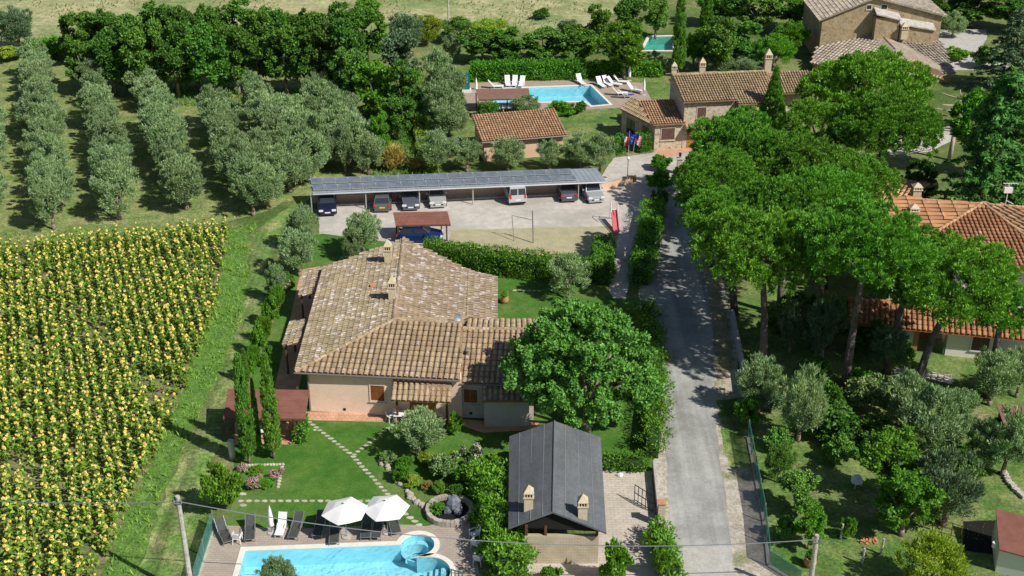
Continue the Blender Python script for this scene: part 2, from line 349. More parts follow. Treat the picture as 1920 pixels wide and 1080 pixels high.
# ------------------------------------------------------------------ ground sheets
def densify(P, step, jit, rs):
    out = []
    for i in range(len(P)):
        a = P[i]; b = P[(i + 1) % len(P)]; d = b - a; L = d.length; n = max(1, int(L / step)) if jit else 1
        for k in range(n):
            q = a + d * (k / n)
            if jit: q = q + Vector((rs.uniform(-jit, jit), rs.uniform(-jit, jit), 0))
            out.append(q)
    return out
def sheet(name, px, z, mat, jit=0.0, step=1.0, holes=(), thick=0.0, world=False, label=None):
    rs = random.Random(len(name) * 7 + int(z * 1000))
    P = [Vector((p[0], p[1], 0)) if world else G(p[0], p[1]) for p in px]
    P = densify(P, step, jit, rs); loops = [P] + [list(h) for h in holes]
    flat = [v for lp in loops for v in lp]; tris = tessellate_polygon([[Vector((v[0], v[1], 0)) for v in lp] for lp in loops])
    me = bpy.data.meshes.new(name); V = [(v[0], v[1], z) for v in flat]; Fc = []
    for t in tris:
        a, b, c = [Vector(V[i]) for i in t]
        Fc.append(t if (b - a).cross(c - a).z > 0 else (t[0], t[2], t[1]))
    if thick:
        n = len(V); V += [(v[0], v[1], z - thick) for v in V]; base = 0
        for lp in loops:
            k = len(lp); Fc += [(base + i, base + (i + 1) % k, n + base + (i + 1) % k, n + base + i) for i in range(k)]; base += k
    me.from_pydata(V, [], Fc); me.materials.append(mat); me.update()
    return struct(link(name, me), label=label)

# pools first: their outlines are holes in the ground
def arc(c, r, a0, a1, n=14):
    return [Vector((c[0] + r * math.cos(a0 + (a1 - a0) * i / n), c[1] + r * math.sin(a0 + (a1 - a0) * i / n), 0)) for i in range(n + 1)]
tl = G(459, 1033); tr = G(770, 1021)
jc = G(783, 1023); jr = 1.06                      # round spa bay
sc2 = G(800, 1074); sr = 1.45                     # stair bay
PY0 = 51.0
pool1 = [Vector((tl.x + .05, PY0, 0)), Vector((sc2.x, PY0, 0))]
pool1 += arc((sc2.x, sc2.y), sr, -math.pi / 2, math.radians(88), 16)
pool1 += arc((jc.x, jc.y), jr, -math.pi / 2, math.radians(176), 22)
pool1 += [Vector((tl.x, tl.y, 0))]
pool2 = [G(x, y) for x, y in ((925, 194), (1097, 190), (1109, 199), (1143, 196), (1107, 160.5), (925, 167))]
pool3 = [G(x, y) for x, y in ((1205, 95), (1262, 95), (1262, 68), (1218, 69))]
for lp in (pool2, pool3):
    if sum(lp[i].x * lp[(i + 1) % len(lp)].y - lp[(i + 1) % len(lp)].x * lp[i].y for i in range(len(lp))) < 0: lp.reverse()
CUSP = Vector((jc.x, jc.y - jr, 0))
def offset(lp, d0):
    n = len(lp); out = []
    for i in range(n):
        a, b, c = lp[i - 1], lp[i], lp[(i + 1) % n]; d = d0 * min(1.0, max(.10, (b - CUSP).length / .85)) if d0 > 0 else d0
        e1 = (b - a).normalized(); e2 = (c - b).normalized(); n1 = Vector((e1.y, -e1.x, 0)); n2 = Vector((e2.y, -e2.x, 0))
        m = n1 + n2; m = m / max(.35, m.dot(n1)) if m.length > .2 else n1
        if m.length > 2: m = m.normalized() * 2
        out.append(b + m * d)
    return out
BIG = [(-2500, -60), (2500, -60), (2500, 5000), (-2500, 5000)]
sheet('ground', BIG, 0, M['meadow'], holes=[pool1, pool2, pool3], world=True)
def pool(lp, z, depth, rim, lining, label, steps=None):
    t = thing('swimming_pool', label, 'swimming pool', (lp[0].x, lp[0].y, 0))
    n = len(lp); m = MB(); m.add([(p.x, p.y, z - depth) for p in lp] + [(p.x, p.y, z) for p in lp],
        [(i, n + i, n + (i + 1) % n, (i + 1) % n) for i in range(n)])
    tris = tessellate_polygon([[Vector((p.x, p.y, 0)) for p in lp]])
    m.add([(p.x, p.y, z - depth) for p in lp], [tuple(x) for x in tris]); m.build('basin', lining, t, True)
    m = MB(); m.add([(p.x, p.y, z - .10) for p in lp], [tuple(x) for x in tris]); m.build('pool_water', M['water'], t, True)
    o = offset(lp, rim); m = MB()
    i_ = offset(lp, -.03)
    m.add([(p.x, p.y, z - .03) for p in i_] + [(p.x, p.y, z + .05) for p in i_] + [(p.x, p.y, z + .05) for p in o] + [(p.x, p.y, z - .03) for p in o],
        [f for i in range(n) for f in ((i, (i + 1) % n, n + (i + 1) % n, n + i), (n + i, n + (i + 1) % n, 2 * n + (i + 1) % n, 2 * n + i), (2 * n + i, 2 * n + (i + 1) % n, 3 * n + (i + 1) % n, 3 * n + i))])
    m.build('coping', M['coping'], t, True)
    return t
DZ = .03
P1 = pool(pool1, DZ, 1.3, .30, M['basin'], 'large pale blue swimming pool with round spa bay and stair bay, near the white umbrellas')
m = MB()
for k in range(4):                                # steps inside the stair bay
    r = sr - .25 - .28 * k
    m = MB(); m.box((sc2.x + 1.0 - .36 * k, sc2.y - .1, DZ - 1.28), (.34, 1.7 + .25 * k, 1.0 - .22 * k)); m.build('pool_step', M['basin'], P1, True)
m = MB(); m.lathe([(jr - .02, 0), (jr - .38, 0), (jr - .38, -.7)], (jc.x, jc.y, DZ - .45), 28); m.build('spa_bench', M['basin'], P1, True)
pool(pool2, .02, 1.3, .28, M['basin'], 'blue swimming pool with a notched corner behind the small tiled annex')
pool(pool3, .02, 1.2, .35, M['basin_far'], 'small turquoise green pool far behind the two tall cypresses')
Z = .004
sheet('far_field', [(-400, 100), (60, 98), (250, 120), (620, 60), (1120, 62), (1170, -10), (1160, -60), (-500, -60)], Z, M['straw'], .5, 4)
sheet('orchard_ground', [(-300, 470), (0, 462), (120, 446), (300, 432), (470, 408), (530, 378), (700, 350), (735, 320), (660, 190), (500, 120), (100, 96), (-300, 96)], 2 * Z, M['orchard'], .4, 1.5)
field_px = [(-260, 500), (0, 478), (150, 462), (300, 446), (434, 434), (424, 520), (410, 600), (366, 700), (332, 800), (278, 900), (230, 1000), (196, 1100), (160, 1190), (-260, 1190)]
sheet('field_soil', field_px, 3 * Z, M['soil'], .2, 1.2)
weed_px = [(430, 430), (480, 420), (470, 520), (452, 610), (402, 720), (352, 830), (300, 940), (258, 1080), (228, 1190), (165, 1190), (190, 1090), (222, 995), (268, 895), (318, 795), (350, 695), (396, 595)]
sheet('weed_strip', weed_px, 4 * Z, M['weed_soil'], .2, .8)
track_px = [(468, 440), (560, 374), (590, 372), (596, 400), (560, 420), (530, 500), (492, 600), (440, 740), (400, 860), (395, 960), (372, 1080), (350, 1190), (215, 1190), (262, 1060), (320, 900), (380, 770), (440, 640), (466, 540)]
sheet('mown_track', track_px, 5 * Z, M['track'], .25, 1)
sheet('parking_gravel', [(588, 345), (1130, 330), (1150, 296), (1220, 288), (1300, 236), (1330, 240), (1330, 300), (1300, 330), (1245, 400), (1215, 440), (1170, 560), (1140, 560), (1150, 500), (1140, 470), (850, 470), (600, 440)], 4 * Z, M['gravel'], .1, 1)
sheet('play_sand', [(845, 431), (1000, 428), (1150, 424), (1160, 440), (1140, 500), (840, 492)], 5 * Z, M['sand'], .12, .8)
lawn_px = [(604, 438), (850, 470), (1108, 500), (1150, 560), (1200, 560), (1236, 700), (1232, 880), (1120, 892), (960, 878), (880, 985), (400, 990), (432, 960), (445, 800), (476, 690), (540, 545), (560, 450)]
sheet('villa_lawn', lawn_px, 6 * Z, M['lawn'], .06, .8)
deck1 = [G(x, y) for x, y in ((402, 985), (560, 992), (745, 984), (775, 985), (800, 988), (830, 978), (880, 980), (900, 1080))]
d1 = [(p.x, p.y) for p in deck1] + [(deck1[-1].x + .4, 50), (G(372, 1080).x - 1.2, 50)]
d1.reverse()
sheet('pool_deck', d1, 8 * Z, M['deck'], holes=[[v for v in reversed(pool1)]], world=True)
d2 = [G(x, y) for x, y in ((868, 172), (880, 156), (1000, 152), (1100, 148), (1205, 156), (1226, 196), (1150, 203), (1094, 206), (872, 206))]
sheet('upper_pool_deck', [(p.x, p.y) for p in d2], 7 * Z, M['deck_far'], holes=[pool2], world=True)
sheet('upper_lawn', [(800, 140), (850, 90), (960, 92), (960, 130), (1240, 140), (1262, 180), (1225, 215), (1180, 260), (1120, 300), (900, 290), (800, 300)], 5 * Z, M['garden'], .2, 1, holes=[pool2])
sheet('hut_yard', [(1128, 882), (1222, 884), (1238, 1080), (1245, 1190), (940, 1190), (955, 1050), (1120, 1010)], 8 * Z, M['yard'], .03, 1)
road_px = [(1258, 1190), (1258, 1080), (1256, 960), (1248, 850), (1242, 740), (1228, 640), (1216, 560), (1222, 490), (1236, 420), (1240, 380), (1262, 340), (1300, 300), (1330, 300), (1320, 380), (1300, 440), (1318, 500), (1334, 590), (1338, 680), (1340, 760), (1350, 860), (1364, 960), (1378, 1080), (1385, 1190)]
verge_px = [(1236, 1190), (1232, 1040), (1226, 900), (1222, 760), (1205, 620), (1198, 540), (1300, 420), (1340, 470), (1365, 560), (1384, 680), (1402, 800), (1420, 920), (1438, 1010), (1440, 1060), (1500, 1100), (1500, 1190)]
sheet('gravel_verge', verge_px, 9 * Z, M['verge'], .12, .8)
sheet('grass_verge', [(1345, 750), (1395, 745), (1405, 810), (1413, 878), (1375, 882), (1356, 850)], 10 * Z, M['track'], .15, .6)
sheet('grass_verge', [(1312, 470), (1338, 500), (1362, 580), (1378, 690), (1345, 720), (1332, 600)], 10 * Z, M['dirt'], .15, .6)
sheet('road', road_px, 11 * Z, M['asphalt'], .05, .6)
sheet('road_patch', [(1278, 1190), (1276, 1035), (1280, 1028), (1372, 1024), (1380, 1190)], 12 * Z, M['asphalt_pale'], .03, .6)
sheet('garden_ground', [(1440, 1190), (1446, 1065), (1437, 1010), (1425, 900), (1404, 790), (1385, 690), (1380, 560), (1440, 520), (1700, 600), (2050, 560), (2200, 1190)], 5 * Z, M['garden'], .1, 1)
sheet('far_drive', [(1660, 275), (1700, 250), (1785, 236), (1790, 262), (1740, 285), (1670, 292)], 6 * Z, M['gravel'], .1, 1)
sheet('far_road', [(1745, 60), (1800, 55), (1850, 56), (1850, 70), (1830, 118), (1905, 118), (1905, 132), (1790, 132), (1750, 100)], 6 * Z, M['asphalt_pale'], .1, 1)
sheet('patio', [(556, 772), (738, 776), (905, 790), (1010, 792), (1012, 806), (905, 812), (848, 792), (733, 792), (566, 788)], 8 * Z, M['terracotta'], 0)
sheet('pergola_floor', [(440, 792), (565, 792), (556, 834), (440, 834)], 8 * Z, M['terracotta'], 0)
sheet('side_patio', [(565, 506), (600, 500), (560, 735), (512, 740)], 8 * Z, M['terracotta'], 0)
sheet('house_terrace', [(1225, 283), (1290, 270), (1300, 284), (1236, 296)], 8 * Z, M['terracotta'], 0)
sheet('path', [(1680, 690), (1760, 700), (1790, 712), (1785, 720), (1700, 706), (1675, 700)], 7 * Z, M['concrete'], .05, .5)

# ------------------------------------------------------------------ foliage
def unit(a): return a / np.maximum(np.linalg.norm(a, axis=1, keepdims=True), 1e-6)
def leafquads(P, D, N, L, W):
    n = len(P); S_ = unit(np.cross(D, N)); L = np.asarray(L).reshape(-1, 1) * np.ones((n, 1)); W = np.asarray(W).reshape(-1, 1) * np.ones((n, 1))
    V = np.stack([P, P + D * L * .45 + S_ * W * .5, P + D * L, P + D * L * .45 - S_ * W * .5], 1).reshape(-1, 3)
    return V, np.arange(4 * n).reshape(n, 4)
def cloud(centres, rad, per, L, W, r, root=None, up=.2, spread=.8, shell=.55, flat=1.0):
    """leaves gathered in clumps: each clump is a ball of leaves that face outwards"""
    C = np.repeat(np.asarray(centres), per, 0); R = np.repeat(np.asarray(rad), per).reshape(-1, 1); n = len(C)
    d = unit(r.normal(size=(n, 3))); q = shell + (1 - shell) * r.random((n, 1)); off = d * q * R; off[:, 2] *= flat
    P = C + off
    out = d * .8 + (unit(P - np.asarray(root)) if root is not None else 0)
    D = unit(out * .7 + r.normal(size=(n, 3)) * spread + np.array([0, 0, up])); N = unit(out + r.normal(size=(n, 3)) * .45 + np.array([0, 0, .25]))
    sz = r.uniform(.7, 1.25, (n, 1)); return leafquads(P - D * L * .4, D, N, L * sz, W * sz)
def on_dome(n, r, rx, ry, rz, z0, low=-.5, depth=.25):
    out = []
    while len(out) < n:
        d = r.normal(size=3); d /= np.linalg.norm(d)
        if d[2] < low: continue
        q = 1 - depth * r.random() ** 1.3
        out.append((d[0] * rx * q, d[1] * ry * q, z0 + d[2] * rz * q))
    return np.array(out)
def lobed(nl, nc, r, R, lobe, z0, low=-.6, flat=.85):
    L_ = on_dome(nl, r, R[0], R[1], R[2], z0, low, .35); out = []
    for c in L_:
        q = lobe * r.uniform(.65, 1.25)
        for _ in range(nc):
            d = r.normal(size=3); d /= np.linalg.norm(d); d[2] = d[2] * flat + .1; out.append(c + d * q * (1 - .35 * r.random() ** 2))
    return np.array(out)
def crown_mesh(name, parts, mat):
    V = []; Q = []; b = 0
    for v, q in parts: V.append(v); Q.append(q + b); b += len(v)
    return np_mesh(name, np.concatenate(V), np.concatenate(Q), mat)
def trunk_mesh(name, h, r0, limbs, rnd, mat, z_split=.35, reach=1.2, lean=0.0):
    m = MB(); zs = h * z_split; top = Vector((lean, 0, zs))
    m.path([(0, 0, -.1), (lean * .4, .05, zs * .5), top], [r0 * 1.25, r0, r0 * .8], 8)
    for i in range(limbs):
        a = 2 * math.pi * i / limbs + rnd.uniform(-.4, .4); e = reach * rnd.uniform(.7, 1.1)
        mid = top + Vector((math.cos(a) * e * .5, math.sin(a) * e * .5, (h - zs) * .4)); end = top + Vector((math.cos(a) * e, math.sin(a) * e, (h - zs) * rnd.uniform(.7, .9)))
        m.path([top, mid, end], [r0 * .55, r0 * .35, r0 * .12], 5)
    return m.mesh(name, mat, smooth=True)
PROTO = {}
def make_protos():
    for k in range(5):                                       # olive, 4 m wide, 4.2 m tall
        r = np.random.default_rng(100 + k); rd = random.Random(k)
        c = on_dome(46, r, 1.45, 1.45, 1.55, 2.35, -.75, .5)
        c[:, :2] += r.normal(size=2) * .15
        parts = [cloud(c, r.uniform(.36, .60, len(c)), 290, .21, .062, r, (0, 0, 1.2), .55, .5, .3)]
        c2 = on_dome(20, r, 1.8, 1.8, 1.9, 2.4, .1, .1)
        parts.append(cloud(c2, r.uniform(.2, .34, 20), 70, .26, .07, r, (0, 0, 1.0), .9, .35, .2))
        PROTO['olive', k] = (crown_mesh('crown', parts, M['olive']), trunk_mesh('trunk', 3.0, .16, 4, rd, M['bark'], .3, .9), 4.1, 4.3)
    for k in range(4):                                       # dense broadleaf, 5 m wide, 8 m tall
        r = np.random.default_rng(200 + k); rd = random.Random(k)
        c = lobed(15, 9, r, (1.6, 1.6, 2.9), .95, 4.4, -.85)
        parts = [cloud(c, r.uniform(.30, .52, len(c)), 105, .28, .16, r, (0, 0, 3), .2, .6, .4)]
        PROTO['broad', k] = (crown_mesh('crown', parts, M['broad']), trunk_mesh('trunk', 6, .18, 4, rd, M['bark'], .3, 1.3), 5.0, 8.3)
    for k in range(3):                                       # umbrella pine, 10 m wide crown
        r = np.random.default_rng(300 + k); rd = random.Random(k + 5)
        big = on_dome(80, r, 4.1, 4.1, 2.0, 0, -.6, .38)      # boughs, each a rounded cushion of tufts
        P0 = []
        for b_ in big:
            rr = r.uniform(.8, 1.3)
            for _ in range(17):
                d = r.normal(size=3); d /= np.linalg.norm(d); d[2] = abs(d[2]) * .95 - .12; P0.append(b_ + d * rr * np.array([1, 1, .8]))
        keep = []
        for q_ in P0:                                        # tufts stay apart, so that dark gaps show between them
            if all((q_[0] - u_[0]) ** 2 + (q_[1] - u_[1]) ** 2 + (q_[2] - u_[2]) ** 2 > .17 for u_ in keep): keep.append(q_)
        c = np.array(keep); n = len(c); per = 100
        Cc = np.repeat(c, per, 0); base_d = unit(Cc - np.array([0, 0, -6.5])); dd = unit(r.normal(size=Cc.shape) + base_d * .9)
        Rr = np.repeat(r.uniform(.24, .38, n), per)[:, None]; Pq = Cc + dd * Rr * r.uniform(.1, .8, (len(Cc), 1)); D = unit(dd + base_d * .6 + r.normal(size=Cc.shape) * .25); N = unit(r.normal(size=Cc.shape) * .35 + dd)
        V1 = leafquads(Pq, D, N, r.uniform(.18, .30, len(Cc)), .085)
        PROTO['pine', k] = crown_mesh('crown', [V1], M['pine'])
    for k in range(2):                                       # cypress 1.5 m wide, 8 m tall
        r = np.random.default_rng(400 + k); z = r.uniform(.1, 1, 260); prof = np.interp(z, [0, .08, .3, .6, .85, 1], [.62, .70, .74, .62, .36, .05])
        a = r.uniform(0, 2 * np.pi, 260); bul = 1 + .12 * np.sin(a * 3 + z * 5)
        c = np.stack([np.cos(a) * prof * .75 * bul, np.sin(a) * prof * .75 * bul, z * 7.9 + .1], 1)
        parts = [cloud(c, r.uniform(.16, .30, 260), 60, .26, .08, r, None, 1.4, .3, .3)]
        PROTO['cypress', k] = (crown_mesh('crown', parts, M['cypress']), trunk_mesh('trunk', 5, .12, 2, random.Random(3), M['bark'], .6, .2), 1.5, 8.0)
    r = np.random.default_rng(450); z = r.uniform(.02, 1, 420); prof = np.interp(z, [0, .12, .4, 1], [1.25, 1.35, 1.05, .04]); a = r.uniform(0, 2 * np.pi, 420)
    c = np.stack([np.cos(a) * prof, np.sin(a) * prof, z * 7.8 + .1], 1)
    PROTO['cone', 0] = (crown_mesh('crown', [cloud(c, .12 + .2 * prof / 1.3, 55, .26, .09, r, None, 1.3, .3, .3)], M['cypress']), trunk_mesh('trunk', 4, .14, 2, random.Random(4), M['bark'], .6, .2), 3.0, 8.0)
    for k in range(4):                                       # bush 2 m wide, 1.8 m tall
        r = np.random.default_rng(500 + k)
        c = lobed(15, 6, r, (.62, .62, .5), .36, .85, -.8)
        parts = [cloud(c, r.uniform(.13, .25, len(c)), 85, .15, .085, r, (0, 0, .5), .25, .6, .3)]
        PROTO['bush', k] = (crown_mesh('foliage', parts, M['hedge']), None, 2.1, 1.85)
    for k in range(2):                                       # feathery bush / reedy plant 2 m wide, 2.6 m tall
        r = np.random.default_rng(520 + k); c = on_dome(30, r, .45, .45, .9, 1.1, -.9, .5)
        parts = [cloud(c, r.uniform(.2, .4, 30), 70, .55, .06, r, (0, 0, -.8), .7, .3, .2)]
        PROTO['reed', k] = (crown_mesh('foliage', parts, M['golden']), None, 2.2, 2.9)
    for k in range(2):                                       # drooping conifer 8 m wide, 14 m tall
        r = np.random.default_rng(540 + k); pts = []; 
        for b_ in range(120):
            z = r.uniform(.06, 1); a = r.uniform(0, 2 * np.pi); Lb = 4.1 * (1 - z) ** .75 + .3
            for q in np.linspace(.25, 1, 9):
                pts.append((np.cos(a) * Lb * q + r.normal() * .15, np.sin(a) * Lb * q + r.normal() * .15, z * 13.6 + .4 * q - 1.0 * q * q + r.normal() * .08))
        c = np.array(pts); parts = [cloud(c, r.uniform(.16, .34, len(c)), 26, .42, .13, r, None, -.5, .5, .2, .5)]
        m = MB(); m.tube((0, 0, -.1), (0, 0, 13.3), .3, .04, 8)
        PROTO['conifer', k] = (crown_mesh('crown', parts, M['conifer']), m.mesh('trunk', M['bark']), 8.2, 14.2)
make_protos()
def setmat(o, mat):
    if mat: o.material_slots[0].link = 'OBJECT'; o.material_slots[0].material = mat
VR = random.Random(11); CNT = [0]
def plant(kind, loc, wid, hei, name, label, cat, group=None, mat=None, var=None, trunk=True):
    ks = [k for k in PROTO if k[0] == kind]; CNT[0] += 1
    cr, tk, w0, h0 = PROTO[ks[(CNT[0] if var is None else var) % len(ks)]]
    t = thing(name, label, cat, (loc[0], loc[1], 0), VR.uniform(0, 6.28), group, (wid / w0, wid / w0, hei / h0))
    if tk and trunk: link('trunk', tk, t)
    c = link('crown' if tk else 'foliage', cr, t); setmat(c, mat); return t
def veg(kind, px, base, wpx, top, name, label, cat, group=None, mat=None, var=None):
    """stand a plant with its foot at that spot of the ground, as wide and tall as it looks there"""
    g = G(px, base); h = max(.3, Zat(g.y, top)); wid = wpx / S_at(g.y, h * .5)
    return plant(kind, g, wid, h, name, label, cat, group, mat, var)

# ------------------------------------------------------------------ olive grove
O0 = G(105, 428); RD = Vector((-.346, .938, 0)); PD = Vector((.938, .346, 0))
olive_rows = []
def inpoly(x, y, P):
    c = False; j = len(P) - 1
    for i in range(len(P)):
        if ((P[i][1] > y) != (P[j][1] > y)) and x < (P[j][0] - P[i][0]) * (y - P[i][1]) / (P[j][1] - P[i][1]) + P[i][0]: c = not c
        j = i
    return c
def proj(v):
    dep = v.y * cT - (v.z - H) * sT; up = v.y * sT + (v.z - H) * cT
    return 960 + F * v.x / dep, 540 - F * up / dep
GROVE = [(-60, 440), (-60, 120), (60, 128), (150, 145), (200, 170), (330, 205), (520, 200), (610, 205), (650, 255), (692, 322), (590, 325), (572, 350), (480, 405), (300, 425), (100, 436)]
ol_n = 0
for i in range(-1, 9):
    j = 0
    for jj in range(-6, 26):
        p = O0 + PD * (6.0 * i) + RD * (3.75 * jj) + Vector((VR.uniform(-.4, .4), VR.uniform(-.35, .35), 0))
        x, y = proj(p)
        if not inpoly(x, y, GROVE): continue
        if 218 < x < 420 and 175 < y < 250 and VR.random() < .75: continue      # the open glade
        wd = 4.8 if i < 4 else 5.0
        if i >= 4: p += Vector((VR.uniform(-1, 1), VR.uniform(-1, 1), 0))
        if y < 230: wd -= .5
        plant('olive', p, wd * VR.uniform(.82, 1.14), wd * VR.uniform(.9, 1.15), 'olive_tree',
              f'{ORD[j]} olive from the near end of grove row {"abcdefghijk"[i + 1].upper()}'.replace('row A', 'the row cut by the picture edge') if False else
              f'grey-green olive, {ORD[min(j, 19)]} from the near end of the {ORD[i + 1]} grove row', 'olive tree', 'olive trees in the grove rows')
        j += 1; ol_n += 1
for k, (x, y, w__) in enumerate(((502, 392, 5.0), (545, 360, 5.2), (600, 318, 5.4), (648, 322, 5.0), (560, 300, 5.0), (625, 285, 5.0), (668, 300, 4.8), (520, 300, 4.8), (590, 262, 4.8), (640, 250, 4.6), (545, 250, 4.8), (480, 330, 4.8), (612, 226, 4.4), (498, 262, 4.6))):
    plant('olive', G(x, y), w__ * VR.uniform(.85, 1.1), w__ * VR.uniform(.95, 1.1), 'olive_tree', f'grey-green olive, {ORD[k]} nearest of the loose cluster behind the left end of the carport', 'olive tree', 'olives of the loose cluster by the carport')
# ------------------------------------------------------------------ sunflowers
def sunflower_parts(r, tall):
    m = MB(); m.tube((0, 0, 0), (.02, .03, tall), .025, .018, 4)
    for k in range(12):
        a = r.uniform(0, 6.28); z = tall * r.uniform(.15, .95); L = r.uniform(.22, .38); d = Vector((math.cos(a), math.sin(a), 0)); s_ = Vector((-d.y, d.x, 0))
        p = Vector((0, 0, z)); m.add([p, p + d * L * .5 + s_ * L * .38 + Vector((0, 0, .06)), p + d * L - Vector((0, 0, .10)), p + d * L * .5 - s_ * L * .38 + Vector((0, 0, .06))], [(0, 1, 2, 3)])
    h = MB(); c = Vector((.02, -.02, tall)); nrm = Vector((r.uniform(-.2, .5), r.uniform(-.9, -.3), .75)).normalized(); a1 = nrm.orthogonal().normalized(); b1 = nrm.cross(a1)
    def rg(rad, off, n=8): return [c + nrm * off + (a1 * math.cos(6.283 * i / n) + b1 * math.sin(6.283 * i / n)) * rad * (1 if i % 2 else .82) for i in range(n)]
    R = .112 * r.uniform(.7, 1.4)
    h.cm = 0; P = rg(R, .0) + rg(R * .45, .035); h.add(P, [(i, (i + 1) % 8, 8 + (i + 1) % 8, 8 + i) for i in range(8)])
    h.cm = 1; h.add(rg(R * .45, .04), [(0, 1, 2, 3), (0, 3, 4, 7), (4, 5, 6, 7)])
    return m, h
SF = []
for k in range(6):
    rr = random.Random(60 + k); SF.append(sunflower_parts(rr, 1.25 + .11 * k))
SFm = [(a.mesh('stem', M['sf_leaf']), b.mesh('flower_head', [M['sf_head'], M['sf_disc']])) for a, b in SF]
spots = []
fo = G(120, 1000); rs = random.Random(3)
for i in range(-52, 42):
    for j in range(-34, 190):
        p = fo + PD * (.78 * i) + RD * (.31 * j) + Vector((rs.uniform(-.26, .26), rs.uniform(-.16, .16), 0)); x, y = proj(p)
        if -30 < x and y < 1120 and inpoly(x, y, field_px) and inpoly(x + 6, y, field_px):
            dens = .93 if math.sin(p.x * .35 + 1) * math.sin(p.y * .3) + .6 * math.sin(p.x * .9 + p.y * .7) < .8 else .4
            if rs.random() < dens: spots.append((S_at(p.y), p, rs.uniform(0, 6.28), rs.uniform(.8, 1.15), rs.randrange(6), i, j, x, y))
spots.sort(key=lambda s: -s[1].y + 0); spots.reverse()
spots.sort(key=lambda s: s[1].y)
vis = [s for s in spots if s[8] < 1090 and s[7] > 0]
first = set(id(s) for s in vis[:290])
for n, s in enumerate(vis[:290]):
    t = thing('sunflower', 'yellow sunflower on a leafy stalk in the near end of the sunflower field', 'sunflower', s[1], (s[2] - 3.14) * .25, 'sunflowers in the near end of the field', s[3])
    link('stem', SFm[s[4]][0], t); link('flower_head', SFm[s[4]][1], t)
rest = [s for s in spots if id(s) not in first]
def merged(parts_k, sel, name, mats):
    V = []; Q = []; MI = []; b = 0
    src = []
    for p in parts_k:
        quads = []; mi = []
        for f, m_ in zip(p.f, p.m):
            if len(f) == 4: quads.append(f); mi.append(m_)
            elif len(f) == 3: quads.append((f[0], f[1], f[2], f[2])); mi.append(m_)
        src.append((np.array(p.v), np.array(quads), np.array(mi)))
    for s in sel:
        v, q, mi = src[s[4]]; a = (s[2] - 3.14) * .25 + 0; co, si = math.cos(a), math.sin(a)
        vv = v * s[3]; X = vv[:, 0] * co - vv[:, 1] * si + s[1].x; Y = vv[:, 0] * si + vv[:, 1] * co + s[1].y
        V.append(np.stack([X, Y, vv[:, 2] + .0], 1)); Q.append(q + b); MI.append(mi); b += len(v)
    return np_mesh(name, np.concatenate(V), np.concatenate(Q), mats, np.concatenate(MI))
P_ = [MB() for _ in SF]
for k, (a, b) in enumerate(SF):
    P_[k].v = a.v + b.v; P_[k].f = [f for f in a.f if len(f) == 4] + [tuple(i + len(a.v) for i in f) for f in b.f]
    P_[k].m = [0] * len([f for f in a.f if len(f) == 4]) + [x + 1 for x in b.m]
o = link('sunflower_field', merged(P_, rest, 'sunflower_field', [M['sf_leaf'], M['sf_head'], M['sf_disc']]))
tag(o, 'dense rows of yellow sunflowers filling the field beside the mown track', 'sunflowers', None, 'stuff')

def blades(name, px, dens, hgt, wid, mat, label, cat, clump=0, seed=1, lean=.35):
    P = [G(x, y) for x, y in px]; xs = [p.x for p in P]; ys = [p.y for p in P]; r = np.random.default_rng(seed)
    A = (max(xs) - min(xs)) * (max(ys) - min(ys)); n = int(A * dens); X = r.uniform(min(xs), max(xs), n); Y = r.uniform(min(ys), max(ys), n)
    PP = [(p.x, p.y) for p in P]; ins = np.zeros(n, bool); j = len(PP) - 1
    for i in range(len(PP)):
        xi, yi = PP[i]; xj, yj = PP[j]
        if abs(yj - yi) > 1e-9: ins ^= ((yi > Y) != (yj > Y)) & (X < (xj - xi) * (Y - yi) / (yj - yi) + xi)
        j = i
    if clump: ins &= (np.sin(X * clump + 1.3 * np.sin(Y * clump * .7)) + np.sin(Y * clump * 1.3 + X * .4)) > -.2
    dep = Y * cT + H * sT; pxx = 960 + F * X / dep; ins &= (pxx > -60) & (pxx < 1980) & (Y > 57)
    X = X[ins]; Y = Y[ins]; n = len(X); Pt = np.stack([X, Y, np.zeros(n)], 1)
    D = unit(np.stack([r.normal(size=n) * lean, r.normal(size=n) * lean, np.ones(n)], 1)); N = unit(r.normal(size=(n, 3)))
    V, Q = leafquads(Pt, D, N, hgt * r.uniform(.5, 1.3, n), wid)
    o = link(name, np_mesh(name, V, Q, mat)); return tag(o, label, cat, None, 'stuff')
blades('weeds', weed_px, 15, .26, .06, M['weed'], 'green weeds along the edge of the sunflower field', 'weeds', seed=2, lean=.6)
blades('weeds', weed_px, 10, .50, .09, M['weed'], 'clumps of taller weeds between the sunflowers and the mown track', 'weeds', clump=1.1, seed=12, lean=.5)
blades('dry_grass', [(0, 440), (120, 432), (300, 428), (430, 420), (440, 436), (300, 450), (150, 466), (0, 480)], 22, .35, .07, M['weed'], 'green and yellow grass between the grove and the sunflowers', 'grass', seed=3)
blades('grass', track_px, 16, .13, .05, M['dry_blade'], 'short grass tufts on the mown track', 'grass', clump=.9, seed=4)
blades('grass', GROVE, 7, .16, .06, M['dry_blade'], 'dry grass tufts under the olive trees', 'grass', clump=.8, seed=5)
blades('undergrowth', [(60, 100), (140, 110), (240, 170), (330, 200), (530, 205), (620, 200), (600, 170), (300, 160), (150, 90), (60, 85)], 14, .5, .13, M['broad'], 'dark undergrowth at the foot of the tall trees behind the grove', 'undergrowth', seed=6)
blades('grass', [(1446, 1075), (1437, 1010), (1425, 900), (1404, 790), (1500, 740), (1920, 760), (1930, 1090)], 16, .14, .05, M['weed'], 'uneven grass of the garden right of the road', 'grass', clump=.7, seed=7)
blades('grass', [(0, -20), (1100, -20), (1100, 60), (620, 60), (250, 110), (0, 95)], 1.6, .35, .2, M['dry_blade'], 'pale grass tufts across the far field', 'grass', clump=.3, seed=8)
